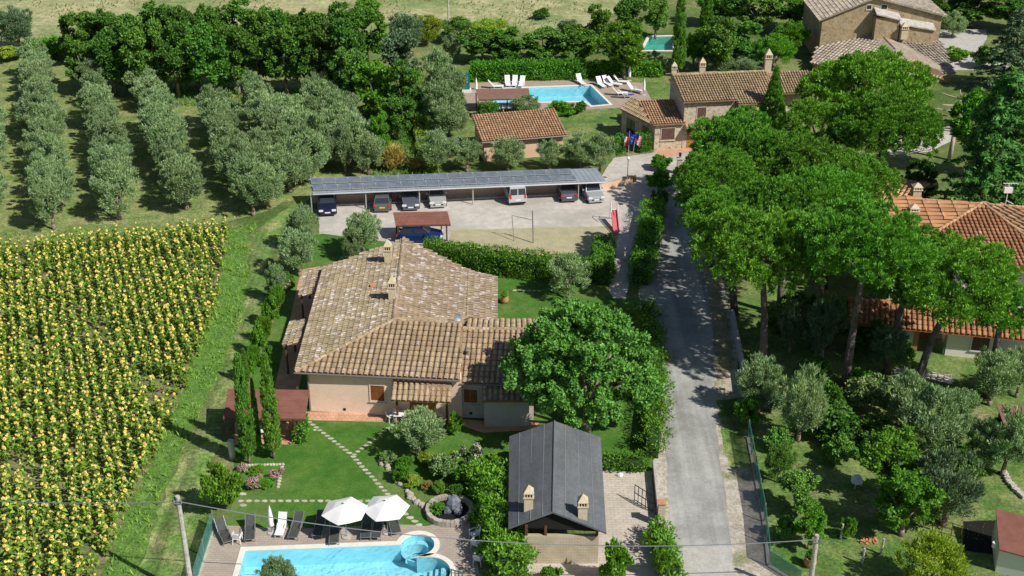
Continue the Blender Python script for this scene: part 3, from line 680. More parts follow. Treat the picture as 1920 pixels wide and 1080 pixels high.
blades('undergrowth', [(700, 140), (800, 140), (800, 330), (700, 340), (680, 240)], 14, .5, .12, M['broad'], 'dark undergrowth beside the bright green hedge', 'undergrowth', seed=9)
blades('dry_grass', [(1330, 560), (1362, 560), (1392, 740), (1404, 800), (1352, 860), (1340, 700)], 20, .14, .05, M['dry_blade'], 'sparse dry grass on the road verge under the pines', 'grass', seed=10)
# ------------------------------------------------------------------ building kit
def V3(p): return Vector((p[0], p[1], p[2]))
def tile_geo(pitch, tlen, rnd=None):
    seg = 5; P = []
    for k, (v, r, zz) in enumerate(((-tlen * .56, pitch * .40, .045), (tlen * .52, pitch * .33, .0))):
        for i in range(seg):
            a = math.pi * i / (seg - 1); P.append((r * math.cos(a), v, zz + r * .62 * math.sin(a)))
    f = [(i, i + 1, seg + i + 1, seg + i) for i in range(seg - 1)] + [(0, 1, 3, 4)]
    return np.array(P), np.array([(a, b, c, d) for a, b, c, d in f])
TILEMESH = {}
def roof_slope(house, pts, tmat, pmat, pitch=.4, tlen=.5, nind=0, thick=.14, name='roof', edge=.12, lift=.0):
    pts = [V3(p) for p in pts]
    m = MB(); m.slab(pts, thick); rf = m.build(name, pmat, house, True)
    e = (pts[1] - pts[0]).normalized(); c = sum(pts, Vector()) / len(pts)
    n = Vector((0, 0, 0))
    for i in range(len(pts)): n += (pts[i] - c).cross(pts[(i + 1) % len(pts)] - c)
    n.normalize()
    if n.z < 0: n = -n
    s_ = n.cross(e).normalized()
    if s_.z < 0: s_ = -s_; e = -e
    U = [((p - pts[0]).dot(e), (p - pts[0]).dot(s_)) for p in pts]
    u0, u1 = min(u for u, v in U), max(u for u, v in U); v0, v1 = min(v for u, v in U), max(v for u, v in U)
    ncol = max(1, round((u1 - u0) / pitch)); pitch_ = (u1 - u0) / ncol; nrow = max(1, round((v1 - v0) / tlen)); tl_ = (v1 - v0) / nrow
    cells = []
    for a in range(ncol):
        for b in range(nrow):
            u = u0 + (a + .5) * pitch_; v = v0 + (b + .5) * tl_
            if inpoly(u, v, U): cells.append((u, v))
    rr = random.Random(len(cells) + int(pts[0].x * 10)); TP, TQ = tile_geo(pitch_, tl_)
    world = [(pts[0] + e * u + s_ * v + n * (.012 + lift), u, v, rr.uniform(-.03, .03), rr.uniform(-.012, .018)) for u, v in cells]
    off = Vector(parent_off(house))
    R = np.array([[e.x, s_.x, n.x], [e.y, s_.y, n.y], [e.z, s_.z, n.z]])
    world.sort(key=lambda q: q[0].y); ind = world[:nind]; rest_ = world[nind:]
    if ind:
        me = np_mesh('roof_tile', TP, TQ, tmat)
        for p, u, v, yaw, dz in ind:
            o = link('roof_tile', me, rf); mt = Matrix.Identity(3)
            mt = Matrix(((e.x, s_.x, n.x), (e.y, s_.y, n.y), (e.z, s_.z, n.z))) @ Matrix.Rotation(yaw, 3, 'Z')
            o.matrix_local = Matrix.Translation(p - off + n * dz) @ mt.to_4x4()
    if rest_:
        Vv = []; Q = []
        for k, (p, u, v, yaw, dz) in enumerate(rest_):
            co, si = math.cos(yaw), math.sin(yaw); q = TP.copy(); x = q[:, 0] * co - q[:, 1] * si; y = q[:, 0] * si + q[:, 1] * co; q[:, 0] = x; q[:, 1] = y; q[:, 2] += dz
            Vv.append(q @ R.T + np.array(p - off)); Q.append(TQ + k * len(TP))
        o = link('tiling', np_mesh('tiling', np.concatenate(Vv), np.concatenate(Q), tmat), rf); o['kind'] = 'stuff'
    return rf
def ridge(house, a, b, mat, r=.15, name='ridge_cap'):
    a, b = V3(a), V3(b); L = (b - a).length; n = max(2, int(L / .5)); m = MB()
    for i in range(n):
        p, q = a.lerp(b, i / n), a.lerp(b, (i + 1.12) / n); m.tube(p + Vector((0, 0, .02)), q, r * 1.05, r * .88, 8)
    return m.build(name, mat, house, True)
def obox(m, p, ud, nd, w, d, h, up=Vector((0, 0, 1)), d0=0.0):
    p = V3(p); a = p - ud * w / 2 + nd * d0; b = p + ud * w / 2 + nd * d0; c = b + nd * (d - d0); e = a + nd * (d - d0)
    q = [a, b, c, e]
    if (b - a).cross(c - b).dot(up) < 0: q = [b, a, e, c]
    m.hexa(q, [x + up * h for x in q])
def window(house, p, ud, nd, w, h, smat=None, surround=None, glass=False, leaves=2):
    m = MB(); fw = .09
    sm = surround or M['plaster_grey']
    obox(m, V3(p) - Vector((0, 0, fw)), ud, nd, w + 2 * fw, .05, fw, d0=-.05); obox(m, V3(p) + Vector((0, 0, h)), ud, nd, w + 2 * fw, .05, fw, d0=-.05)
    for sg in (-1, 1): obox(m, V3(p) + ud * sg * (w / 2 + fw / 2), ud, nd, fw, .05, h, d0=-.05)
    f = m.build('window', sm, house, True)
    if glass:
        m = MB(); obox(m, p, ud, nd, w, .015, h, d0=-.04); m.build('pane', M['glass'], f, True)
        m = MB(); obox(m, p, ud, nd, .05, .035, h, d0=0.016); m.build('mullion', M['wood'], f, True)
    else:
        for k in range(leaves):
            m = MB(); c = V3(p) + ud * ((k + .5) / leaves - .5) * w; ww = w / leaves - .02
            obox(m, c, ud, nd, ww, .02, h, d0=-.03)
            nsl = max(3, int(h / .13))
            for q in range(nsl): obox(m, c + Vector((0, 0, h * (q + .2) / nsl)), ud, nd, ww - .12, .035, h / nsl * .55, d0=.021)
            m.build('shutter', smat or M['shutter'], f, True)
    m = MB(); obox(m, V3(p) - Vector((0, 0, fw + .06)), ud, nd, w + .3, .10, .055, d0=-.05); m.build('sill', M['concrete'], f, True)
    return f
def door(house, p, ud, nd, w, h, mat=None):
    m = MB(); obox(m, p, ud, nd, w, .04, h, d0=-.04)
    for k in range(2):
        obox(m, V3(p) + Vector((0, 0, .15 + k * h * .5)), ud, nd, w * .7, .06, h * .36, d0=.041)
    d = m.build('door', mat or M['door'], house, True)
    m = MB(); obox(m, V3(p) + ud * w * .38 + Vector((0, 0, 1)), ud, nd, .05, .12, .12, d0=.061); m.build('handle', M['steel'], d, True)
    return d
def chimney(house, p, w, h, mat=None, slots=3, name='chimney', sink=.4):
    p = V3(p); m = MB(); z = p.z - sink; mat = mat or M['chimney']
    m.box((p.x, p.y, z), (w, w, h * .55 + sink)); zc = p.z + h * .55
    m.box((p.x, p.y, zc), (w * 1.22, w * 1.22, .07))
    for sx in (-1, 1):
        for sy in (-1, 1): m.box((p.x + sx * w * .46, p.y + sy * w * .46, zc + .07), (w * .16, w * .16, h * .16))
    for k in range(1, slots):
        u = (k / slots - .5) * w * .92
        for sy in (-1, 1): m.box((p.x + u, p.y + sy * w * .46, zc + .07), (w * .1, w * .12, h * .16)); m.box((p.x + sy * w * .46, p.y + u, zc + .07), (w * .12, w * .1, h * .16))
    zt = zc + .07 + h * .16; m.box((p.x, p.y, zt), (w * 1.15, w * 1.15, .06))
    a = w * .56; m.add([(p.x - a, p.y - a, zt + .06), (p.x + a, p.y - a, zt + .06), (p.x + a, p.y + a, zt + .06), (p.x - a, p.y + a, zt + .06), (p.x, p.y, zt + .06 + h * .3)], [(0, 1, 4), (1, 2, 4), (2, 3, 4), (3, 0, 4), (3, 2, 1, 0)])
    c = m.build(name, mat, house, True)
    m = MB(); m.box((p.x, p.y, zc + .075), (w * .7, w * .7, h * .15)); m.build('flue', M['black'], c, True)
    return c
def wall_block(house, pts, z0, z1, mat, name='wall'):
    m = MB(); P = [(p[0], p[1]) for p in pts]
    if sum(P[i][0] * P[(i + 1) % len(P)][1] - P[(i + 1) % len(P)][0] * P[i][1] for i in range(len(P))) < 0: P.reverse()
    m.prism(P, z0, z1); return m.build(name, mat, house, True)
UX = Vector((1, 0, 0)); NY = Vector((0, -1, 0)); UZ = Vector((0, 0, 1))

# ------------------------------------------------------------------ main villa
O = G(700, 690); villa = thing('villa', 'large cream villa with mottled tile roofs and a tiled porch, behind the pool lawn', 'house', (O.x, O.y, 0))
ze = 3.5; zr = 5.15
A = G(553, 697, ze); B = G(862, 712, ze); Cc = G(607, 501, ze); D = G(882, 508, ze)
R0 = G(738, 600, zr); R1 = G(757, 447, zr); Bv = Vector((D.x + .02, 85.2, ze)); E0 = Vector((B.x + .1, R0.y - .45, zr)); 
wallpts = [A + Vector((.85, .34, 0)), B + Vector((.1, .22, 0)), Vector((-3.9, 84.9, 0)), D + Vector((-.5, -.4, 0)), R1 + Vector((0, -.6, 0)), Cc + Vector((.85, -.4, 0))]
wall_block(villa, wallpts, -.02, 3.42, M['plaster'])
m = MB(); m.cm = 0                                        # rear gable wall
a, b, c = wallpts[5], wallpts[4], wallpts[3]
m.add([(a.x, a.y, 3.4), (b.x, b.y, 3.4), (c.x, c.y, 3.4), (b.x, b.y, zr - .2), (a.x, a.y - .3, 3.4), (b.x, b.y - .3, 3.4), (c.x, c.y - .3, 3.4), (b.x, b.y - .3, zr - .2)], [(0, 1, 3), (1, 2, 3), (4, 7, 5), (5, 7, 6), (0, 3, 7, 4), (3, 2, 6, 7)])
m.build('gable_wall', M['plaster'], villa, True)
roof_slope(villa, [A, B, E0, R0], M['tile'], M['pan'], .40, .50, 300)
roof_slope(villa, [Cc, A, R0, R1], M['tile_mossy'], M['pan'], .31, .42, 0)
roof_slope(villa, [Bv, D, R1, R0], M['tile_rose'], M['pan'], .31, .42, 0)
roof_slope(villa, [Bv + Vector((0, -.15, .03)), Vector((R0.x, R0.y + .1, zr - .03)), R0, E0], M['tile'], M['pan'], .42, .5, 0)
ridge(villa, A, R0, M['tile']); ridge(villa, R0, R1, M['tile_rose'], .17); ridge(villa, R0, E0, M['tile'])
m = MB(); m.path([A + Vector((-.05, -.06, -.08)), B + Vector((0, -.06, -.08))], .07, 8); m.build('gutter', M['gutter'], villa, True)
m = MB(); m.path([A + Vector((-.06, 0, -.08)), Cc + Vector((-.06, 0, -.08))], .07, 8); m.build('gutter', M['gutter'], villa, True)
# lower east wing
zw = 3.1; W0 = G(862, 716, zw); W1 = G(1012, 722, zw); X0 = Vector((W0.x, 81.2, 4.75)); X1 = Vector((W1.x, 81.1, 4.75))
W0.y -= .1
wall_block(villa, [W0 + Vector((-.4, .34, 0)), W1 + Vector((-.4, .3, 0)), Vector((W1.x - .4, 84.6, 0)), Vector((-3.8, 84.6, 0))], -.02, zw - .08, M['plaster_grey'])
roof_slope(villa, [W0, W1, X1, X0], M['tile'], M['pan'], .40, .50, 0)
roof_slope(villa, [Vector((W1.x, 85.0, 3.4)), Vector((W0.x + .25, 85.0, 3.4)), X0 + Vector((.25, 0, 0)), X1], M['tile'], M['pan'], .40, .5, 0)
ridge(villa, X0, X1, M['tile'])
m = MB(); m.path([W0 + Vector((0, -.06, -.08)), W1 + Vector((0, -.06, -.08))], .06, 8); m.build('gutter', M['gutter'], villa, True)
# low bay with its own roof strip
by = G(908, 800).y; zb = Zat(by, 748)
wall_block(villa, [(-1.95, by), (1.2, by), (1.2, 77), (-1.95, 77)], -.02, zb - .05, M['plaster_grey'])
roof_slope(villa, [Vector((-2.1, by - .25, zb)), Vector((1.4, by - .25, zb)), Vector((1.4, W0.y + .1, 2.98)), Vector((-2.1, W0.y + .1, 2.98))], M['tile'], M['pan'], .40, .5, 0)
# right-hand lean-to
L0 = G(932, 520, 3.0); L1 = G(932, 604, 3.0)
roof_slope(villa, [Vector((L1.x, 85.1, 3.0)), Vector((L0.x, L0.y, 3.0)), Vector((D.x - .1, D.y - .1, 3.62)), Vector((Bv.x - .1, 85.1, 3.62))], M['tile_rose'], M['pan'], .40, .5, 0)
wall_block(villa, [(-4.0, 84.7), (L1.x - .4, 84.7), (L0.x - .4, L0.y - .4), (D.x - .5, D.y - .6)], -.02, 2.9, M['plaster'])
# awnings on the left
for q in (((560, 556), (573, 507), (607, 502), (594, 548)), ((530, 649), (545, 603), (575, 597), (562, 642))):
    e0, e1, t1, t0 = G(*q[0], 2.55), G(*q[1], 2.55), G(*q[2], 3.05), G(*q[3], 3.05)
    aw = roof_slope(villa, [e1, e0, t0, t1], M['tile_mossy'], M['pan'], .38, .45, 0, .1, 'awning_roof')
    for p in (e0, e1):
        m = MB(); m.box((p.x + .2, p.y + (.2 if p is e0 else -.2), 0), (.14, .14, 2.45)); m.build('post', M['wood'], villa, True)
# porch
pf = [G(733, 750, 2.2), G(846, 754, 2.2)]; pb = [Vector((Xat(77.45, 3.2, 738), 77.45, 3.2)), Vector((Xat(76.6, 3.2, 845), 76.6, 3.2))]
yp = wallpts[0].y
roof_slope(villa, [pf[0], pf[1], pb[1], pb[0]], M['tile'], M['pan'], .40, .46, 0, .1, 'porch_roof')
for x in (745, 838):
    g = Vector((Xat(pf[0].y + .3, 1, x), pf[0].y + .3, 0)); m = MB(); m.box((g.x, g.y, 0), (.16, .16, 2.2)); m.build('post', M['wood'], villa, True)
wd = (wallpts[1] - wallpts[0]); wd.z = 0; wd.normalize(); wn = Vector((wd.y, -wd.x, 0))
def onwall(px, z):
    """point of the villa's front wall seen at that column"""
    a, b = wallpts[0], wallpts[1]; best = min((abs(Xat((a + (b - a) * t / 200).y, z, px) - (a + (b - a) * t / 200).x), t) for t in range(201))[1]; p = a + (b - a) * best / 200; p.z = z; return p
window(villa, onwall(709, 1.25), wd, wn, .98, 1.25, M['shutter'], M['plaster'])
def wingwall(px, z):
    a, b = W0 + Vector((-.4, .34, 0)), W1 + Vector((-.4, .3, 0)); t = min(range(401), key=lambda k: abs(Xat(a.lerp(b, k / 400).y, z, px) - a.lerp(b, k / 400).x)); p = a.lerp(b, t / 400); p.z = z; return p
door(villa, onwall(783, 0.02), wd, wn, 1.0, 2.05, M['shutter']); door(villa, onwall(806, 0.02), wd, wn, .9, 2.05, M['door'])
window(villa, wingwall(882, 1.3), wd, wn, 1.0, 1.1, M['shutter'], M['plaster_grey'])
m = MB(); p = onwall(646, .25); obox(m, p, wd, wn, .18, .03, .18); m.build('vent', M['black'], villa, True)
m = MB(); obox(m, wingwall(883, .3), wd, wn, .2, .03, .2); m.build('vent', M['black'], villa, True)
m = MB(); m.lathe([(0, 0), (.32, .02), (.32, .06), (0, .06)], (0, 0, 0), 18)
dsk = m.build('wall_medallion', M['chimney'], villa); dsk.rotation_euler = (math.pi / 2, 0, 0); dsk.location = (-.15 - O.x, by - .01 - O.y, 1.85)
m = MB(); m.path([Vector((wallpts[0].x - .05, wallpts[0].y - .07, 0)), Vector((wallpts[0].x - .05, wallpts[0].y - .07, 3.4))], .05, 8); m.build('downpipe', M['gutter'], villa, True)
chimney(villa, G(728, 490, 4.85), .56, 1.85); chimney(villa, G(736, 560, 5.05), .54, 1.85)
m = MB(); p = G(700, 541, 4.5); m.box((p.x, p.y, p.z - .2), (.4, .4, .55)); m.build('roof_vent', M['terrapot'], villa, True)
m = MB(); p = G(876, 664, 4.0); m.tube((p.x, p.y, p.z - .3), (p.x, p.y, p.z + .35), .12, .12, 10); m.tube((p.x, p.y, p.z + .35), (p.x, p.y, p.z + .5), .22, .12, 10); m.build('roof_vent', M['gutter'], villa, True)
p = G(857, 606, 4.9); m = MB(); m.tube((p.x, p.y, p.z - .3), (p.x, p.y, p.z + .5), .03, .03, 6); dp = m.build('dish_mast', M['steel'], villa, True)
m = MB(); m.lathe([(0, 0), (.2, .03), (.34, .1), (.35, .1), (.2, .015)], (0, 0, 0), 16); d_ = m.build('satellite_dish', M['frame_grey'], dp); d_.location = (p.x - O.x, p.y - O.y, p.z + .45); d_.rotation_euler = (math.radians(70), 0, .6)

# ------------------------------------------------------------------ black-roofed hut
hy = G(983, 1057).y; O = Vector((2.8, hy, 0)); hut = thing('outdoor_kitchen_hut', 'brick hut with a black gable roof and two small chimneys beside the road', 'hut', O)
zE, zR = 2.75, 3.95
a0, a1 = G(953, 990, zE), G(1137, 999, zE); b0, b1 = G(955, 818, zE), G(1126, 820, zE); r0, r1 = G(1037, 972, zR), G(1040, 797, zR)
r0.y = a0.y; r1.y = b0.y
for q in ([b0, a0, r0, r1], [a1, b1, r1, r0]):
    m = MB(); m.slab(q, .12); rf = m.build('roof', M['felt'], hut, True)
    q = [V3(x) for x in q]
    for k in range(1, 4):
        f_ = k / 4 + .02 * (k - 2); lo, hi = q[0].lerp(q[3], f_), q[1].lerp(q[2], f_); m = MB(); m.path([lo + UZ * .008, hi + UZ * .008], .022, 5); m.build('seam', M['felt_seam'], rf, True)
m = MB(); m.path([r0 + UZ * .01, r1 + UZ * .01], .05, 8); m.build('ridge_cap', M['felt'], hut, True)
wl, wr = .75, 5.15; yb = b0.y - .5
for (x0, y0, x1_, y1, zt) in ((wl, hy, wr, hy + .28, 2.05), (wl, hy + .28, wl + .28, yb, 1.4), (wl, yb, wr, yb + .25, 2.7)):
    m = MB(); m.box(((x0 + x1_) / 2, (y0 + y1) / 2, 0), (x1_ - x0, y1 - y0, zt)); m.build('wall', M['brickwall'], hut, True)
for x, y in ((wl + .1, hy + .15), (wr - .1, hy + .15), (2.0, hy + .15), (wr - .1, yb - 4), (wr - .1, yb - 1)):
    z0 = 2.05 if y < hy + .2 else 0; m = MB(); m.box((x, y, z0), (.16, .16, zE - z0 + .02)); m.build('post', M['wood'], hut, True)
m = MB(); m.box((3.9, hy + .9, .85), (1.9, .9, .06)); m.build('counter', M['white'], hut, True)
m = MB(); m.box((3.9, hy + .9, 0), (1.7, .7, .85)); m.build('counter_base', M['brickwall'], hut, True)
m = MB(); m.slab([a0.lerp(a1, .0) + Vector((.3, .35, -.12)), a1 + Vector((-.3, .35, -.12)), r0 + Vector((0, .35, -.14))], .08); m.build('gable_shade', M['black'], hut, True)  # black sheet filling the gable, standing in for the shade under the roof
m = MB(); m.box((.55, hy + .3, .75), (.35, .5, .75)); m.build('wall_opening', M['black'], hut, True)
chimney(hut, G(991, 951, 3.35), .54, 1.5, sink=.2); chimney(hut, G(1092, 968, 3.3), .54, 1.5, sink=.2)
hb = thing('basin', 'white oval basin propped against the pillar inside the black-roofed hut', 'basin', (4.4, hy + .9, .91)); m = MB(); m.lathe([(0, 0), (.2, .02), (.38, .22), (.42, .24), (.36, .21), (.2, .06), (0, .05)], n=16); m.build('bowl', M['white'], hb, smooth=True)

# ------------------------------------------------------------------ salmon annex
A_ = G(908, 303); B_ = G(1055, 290); ud = (B_ - A_).normalized(); bk = Vector((-ud.y, ud.x, 0)); O = A_
anx = thing('annex', 'small salmon annex with an orange clay tile roof, behind the carport', 'house', O)
wl_ = (B_ - A_).length; dp_ = 4.6; zf = 2.35; zk = 3.35
wall_block(anx, [A_, B_, B_ + bk * (dp_), A_ + bk * dp_], -.02, zf, M['plaster_pink'])
m = MB(); 
for s0 in (A_, B_ - ud * .25):
    m.hexa([s0 + UZ * zf, s0 + ud * .25 + UZ * zf, s0 + ud * .25 + bk * dp_ + UZ * zf, s0 + bk * dp_ + UZ * zf], [s0 + UZ * (zf + .02), s0 + ud * .25 + UZ * (zf + .02), s0 + ud * .25 + bk * dp_ + UZ * zk, s0 + bk * dp_ + UZ * zk])
m.build('gable_wall', M['plaster_pink'], anx, True)
roof_slope(anx, [A_ - ud * .35 - bk * .45 + UZ * (zf + .02), B_ + ud * .35 - bk * .45 + UZ * (zf + .02), B_ + ud * .35 + bk * (dp_ + .2) + UZ * (zk + .18), A_ - ud * .35 + bk * (dp_ + .2) + UZ * (zk + .18)], M['tile_orange'], M['pan'], .29, .42, 0)
m = MB(); m.path([A_ - ud * .35 - bk * .5 + UZ * (zf - .06), B_ + ud * .35 - bk * .5 + UZ * (zf - .06)], .06, 6); m.build('gutter', M['gutter'], anx, True)
window(anx, A_ + ud * 6.6 + UZ * .85, ud, -bk, 1.5, 1.25, glass=True)
window(anx, A_ + bk * 1.8 + UZ * 1.1, bk, -ud, .8, .9, glass=True)

# ------------------------------------------------------------------ stone farmhouse
ang = math.radians(8); ud = Vector((math.cos(ang), math.sin(ang), 0)); bk = Vector((-ud.y, ud.x, 0)); O = G(1226, 281)
fh = thing('stone_farmhouse', 'two-storey stone farmhouse with brown shutters and a low wing, behind the flags', 'house', O)
def L(u, v, z=0): return O + ud * u + bk * v + UZ * z
wing = [L(0, 0), L(3.1, 0), L(3.1, 6.6), L(-2.2, 6.6), L(-2.2, 5.4)]
wall_block(fh, [L(0, 0), L(3.1, .05), L(3.1, 6), L(-2.3, 6), L(-2.3, 5.2)], -.02, 2.95, M['stone'])
roof_slope(fh, [L(-.3, -.35, 3.0), L(3.25, -.3, 3.0), L(3.0, 4.6, 4.0), L(-.9, 4.6, 4.0)], M['tile_orange'], M['pan'], .29, .42, 0)
roof_slope(fh, [L(-2.7, 5.2, 3.0), L(-.45, -.3, 3.0), L(-.9, 4.6, 4.0), L(-1.1, 6.2, 4.0)], M['tile_brown'], M['pan'], .29, .42, 0)
up_ = [L(3.1, .0), L(8.6, .0), L(8.6, 6.2), L(3.1, 6.2)]
zu = Zat(L(3.1, 0).y, 189)
wall_block(fh, up_, -.02, zu, M['stone'])
roof_slope(fh, [L(2.8, -.45, zu + .02), L(8.7, -.45, zu + .02), L(8.7, 4.6, zu + 1.35), L(2.8, 4.6, zu + 1.35)], M['tile_brown'], M['pan'], .29, .42, 0)
roof_slope(fh, [L(8.7, 7.6, zu + .5), L(2.8, 7.6, zu + .5), L(2.8, 4.6, zu + 1.35), L(8.7, 4.6, zu + 1.35)], M['tile_brown'], M['pan'], .29, .42, 0)
m = MB(); P0, P1_, P2 = L(3.12, .02, zu), L(3.12, 4.6, zu + 1.25), L(3.12, 7.3, zu)
m.add([P0, P2, P1_] + [p + ud * .3 for p in (P0, P2, P1_)], [(0, 1, 2), (3, 5, 4), (0, 2, 5, 3), (1, 4, 5, 2), (0, 3, 4, 1)]); m.build('gable_wall', M['stone'], fh, True)
wall_block(fh, [L(8.6, 2.4), L(16.8, 2.4), L(16.8, 8.6), L(8.6, 8.6)], -.02, zu - .35, M['stone'])
roof_slope(fh, [L(8.7, -.9, zu - .35), L(12.3, -.9, zu - .35), L(13.4, 4.6, zu + 1.35), L(8.7, 4.6, zu + 1.35)], M['tile_brown'], M['pan'], .29, .42, 0)
roof_slope(fh, [L(12.3, 1.2, zu - .1), L(18.2, 1.2, zu - .1), L(18.2, 4.6, zu + 1.1), L(13.2, 4.6, zu + 1.3)], M['tile_brown'], M['pan'], .29, .42, 0)
ridge(fh, L(2.8, 4.6, zu + 1.38), L(13.4, 4.6, zu + 1.38), M['tile_brown'], .14)
m = MB(); m.box(tuple(L(11.9, -.4)), (.3, .3, zu - .4)); m.build('column', M['stone'], fh, True)
m = MB(); obox(m, L(10.4, .2, 2.6), ud, -bk, 3.4, .08, .06); obox(m, L(10.4, .2, 3.4), ud, -bk, 3.4, .08, .06)
for k in range(12): obox(m, L(8.8 + .29 * k, .2, 2.62), ud, -bk, .04, .05, .8)
m.build('balcony_railing', M['frame_grey'], fh, True)
m = MB(); m.slab([L(8.6, .1, 2.6), L(12.1, .1, 2.6), L(12.1, 2.4, 2.6), L(8.6, 2.4, 2.6)], .2); m.build('balcony_floor', M['concrete'], fh, True)
window(fh, L(1.45, 0, 1.1), ud, -bk, 1.45, 1.3, M['shutter_dk'], M['stone']); window(fh, L(5.0, 0, 3.35), ud, -bk, .95, 1.2, M['shutter_dk'], M['stone'])
door(fh, L(4.1, 0, .02), ud, -bk, 1.0, 2.1, M['door'])
roof_slope(fh, [L(3.2, -.95, 2.35), L(5.4, -.95, 2.35), L(5.4, .0, 2.75), L(3.2, .0, 2.75)], M['tile_orange'], M['pan'], .34, .45, 0, .08, 'door_canopy')
ldir = (L(-2.3, 5.2) - L(0, 0)).normalized(); ln = Vector((-ldir.y, ldir.x, 0))
if ln.x > 0: ln = -ln
window(fh, L(0, 0) + ldir * 1.5 + UZ * .9, ldir, ln, 1.2, 1.3, glass=True); window(fh, L(0, 0) + ldir * 4.2 + UZ * .5, ldir, ln, 1.6, 1.7, glass=True)
chimney(fh, L(3.2, 5.4, zu + 1.0), .55, 1.5); chimney(fh, L(6.3, 5.2, zu + 1.1), .62, 1.8); chimney(fh, G(1439, 128, zu + 1.6), .7, 2.1)
m = MB(); m.path([L(-.05, -.06, 0), L(-.05, -.06, 2.9)], .05, 6); m.build('downpipe', M['gutter'], fh, True)

# ------------------------------------------------------------------ big old stone house, top right
O = G(1533, 118); bs = thing('old_stone_house', 'big old stone house with grey tile roofs at the top right behind the pines', 'house', O)
yf = O.y; xl, xr = O.x, G(1753, 118).x; xm = Xat(yf, 8, 1640); dep = 11; zl = Zat(yf, 34); zt = Zat(yf, -6); zrr = Zat(yf, 26)
m = MB(); pr = [(xl, zl - .15), (xm, zt - .2), (xr, zrr - .15)]
m.add([(xl, yf, 0), (xr, yf, 0), (xr, yf, zrr - .15), (xm, yf, zt - .2), (xl, yf, zl - .15), (xl, yf + dep, 0), (xr, yf + dep, 0), (xr, yf + dep, zrr - .15), (xm, yf + dep, zt - .2), (xl, yf + dep, zl - .15)], [(0, 1, 2, 3, 4), (9, 8, 7, 6, 5), (0, 4, 9, 5), (1, 6, 7, 2)])
m.build('wall', M['stone_old'], bs, True)
roof_slope(bs, [Vector((xl - .5, yf + dep, zl - .2)), Vector((xl - .5, yf - .4, zl - .2)), Vector((xm, yf - .4, zt)), Vector((xm, yf + dep, zt))], M['tile_grey'], M['pan_grey'], .45, .5)
roof_slope(bs, [Vector((xr + .5, yf - .4, zrr - .2)), Vector((xr + .5, yf + dep, zrr - .2)), Vector((xm, yf + dep, zt)), Vector((xm, yf - .4, zt))], M['tile_grey'], M['pan_grey'], .45, .5)
def X(px, z, y=yf): return Xat(y, z, px)
for (pa, pb_, p1, p2, mm) in ((1639, 1684, 25, 68, 'stone_old'), (1686, 1751, 44, 90, 'stone_old')):
    yq = yf - 1.3; z1 = Zat(yq, p1); z0_ = 0; x0, x1_ = X(pa, 4, yq), X(pb_, 4, yq)
    wall_block(bs, [(x0, yq), (x1_, yq), (x1_, yf - .01), (x0, yf - .01)], 0, z1 - .6, M[mm], 'stair_block')
    m = MB(); zq2 = z1 - .75; m.slab([(x0 - .1, yq - .25, z1), (x1_ + .1, yq - .25, zq2), (x1_ + .1, yf - .02, zq2 + .45), (x0 - .1, yf - .02, z1 + .45)], .16); m.build('coping_roof', M['concrete'], bs, True)
window(bs, Vector((X(1629, 7), yf, Zat(yf, 17))), UX, NY, .55, .5, glass=True); window(bs, Vector((X(1657, 7), yf, Zat(yf, 17))), UX, NY, .75, .55, glass=True)
chimney(bs, Vector((X(1693, 5, yf - .9), yf - 1.6, Zat(yf - 1.6, 58) - .6)), .8, 1.6)
ya = yf; P_top = Vector((X(1650, 4), yf - .02, Zat(yf, 62))); Pl = Vector((xl - .4, yf - .02, Zat(yf, 95))); Pr_ = Vector((xr + .2, yf - .02, Zat(yf, 93)))
zz = 1.6; Fr = G(1679, 92, 3.2); El = G(1520, 118, 1.2); Em = G(1650, 150, 1.2); Er = G(1792, 137, 1.2)
roof_slope(bs, [El, Em, Fr, P_top, Pl], M['tile_grey'], M['pan_grey'], .45, .55)
roof_slope(bs, [Em + Vector((2.2, 0, 0)), Er, Pr_, P_top, Fr], M['tile_grey'], M['pan_grey'], .45, .55)
wall_block(bs, [El + Vector((.4, .4, 0)), Em + Vector((0, .5, 0)), Er + Vector((-.4, .3, 0)), (xr, yf), (xl, yf)], -.02, 1.05, M['stone_old'])
roof_slope(bs, [G(1672, 122, 1.6), G(1770, 150, 1.6), G(1762, 132, 2.3), G(1672, 98, 2.3)], M['tile_orange'], M['pan'], .45, .6)
m = MB(); m.path([P_top, Fr], .12, 6); m.build('ridge_cap', M['pan_grey'], bs, True)

# ------------------------------------------------------------------ red-roofed house on the right
O = G(1790, 690); rh = thing('red_roofed_house', 'white house with a red hip roof and arched brick porch, right of the pines', 'house', O)
z5, z6 = 5.5, 6.85
R1_ = G(1666, 370, z6); AP = G(1842, 383, z6); R2 = G(1990, 394, z6); Lh = G(1655, 500, z5); Rh = G(2004, 512, z5)
Lh = Vector((Lh.x, Lh.y, z5)); fk = G(1652, 470, z5 + .35)
m = MB()
roof_slope(rh, [G(1650, 470, z5 + .3), Lh.lerp(AP, .02), AP, R1_], M['tile_red'], M['pan_red'], .62, 1.2, 0)
roof_slope(rh, [Lh + UZ * .12, Rh + UZ * .12, AP + UZ * .10], M['tile_red'], M['pan_red'], .36, .5, 0)
roof_slope(rh, [Rh, G(2100, 470, z5 + .3), R2, AP], M['tile_orange'], M['pan_red'], .5, .8, 0)
ridge(rh, Lh + UZ * .15, AP + UZ * .12, M['tile_orange'], .16); ridge(rh, AP + UZ * .12, Rh + UZ * .15, M['tile_orange'], .16); ridge(rh, R1_, AP, M['tile_orange'], .14); ridge(rh, AP, R2, M['tile_orange'], .14)
yu = G(1920, 560, 3).y; yu = Rh.y + .8
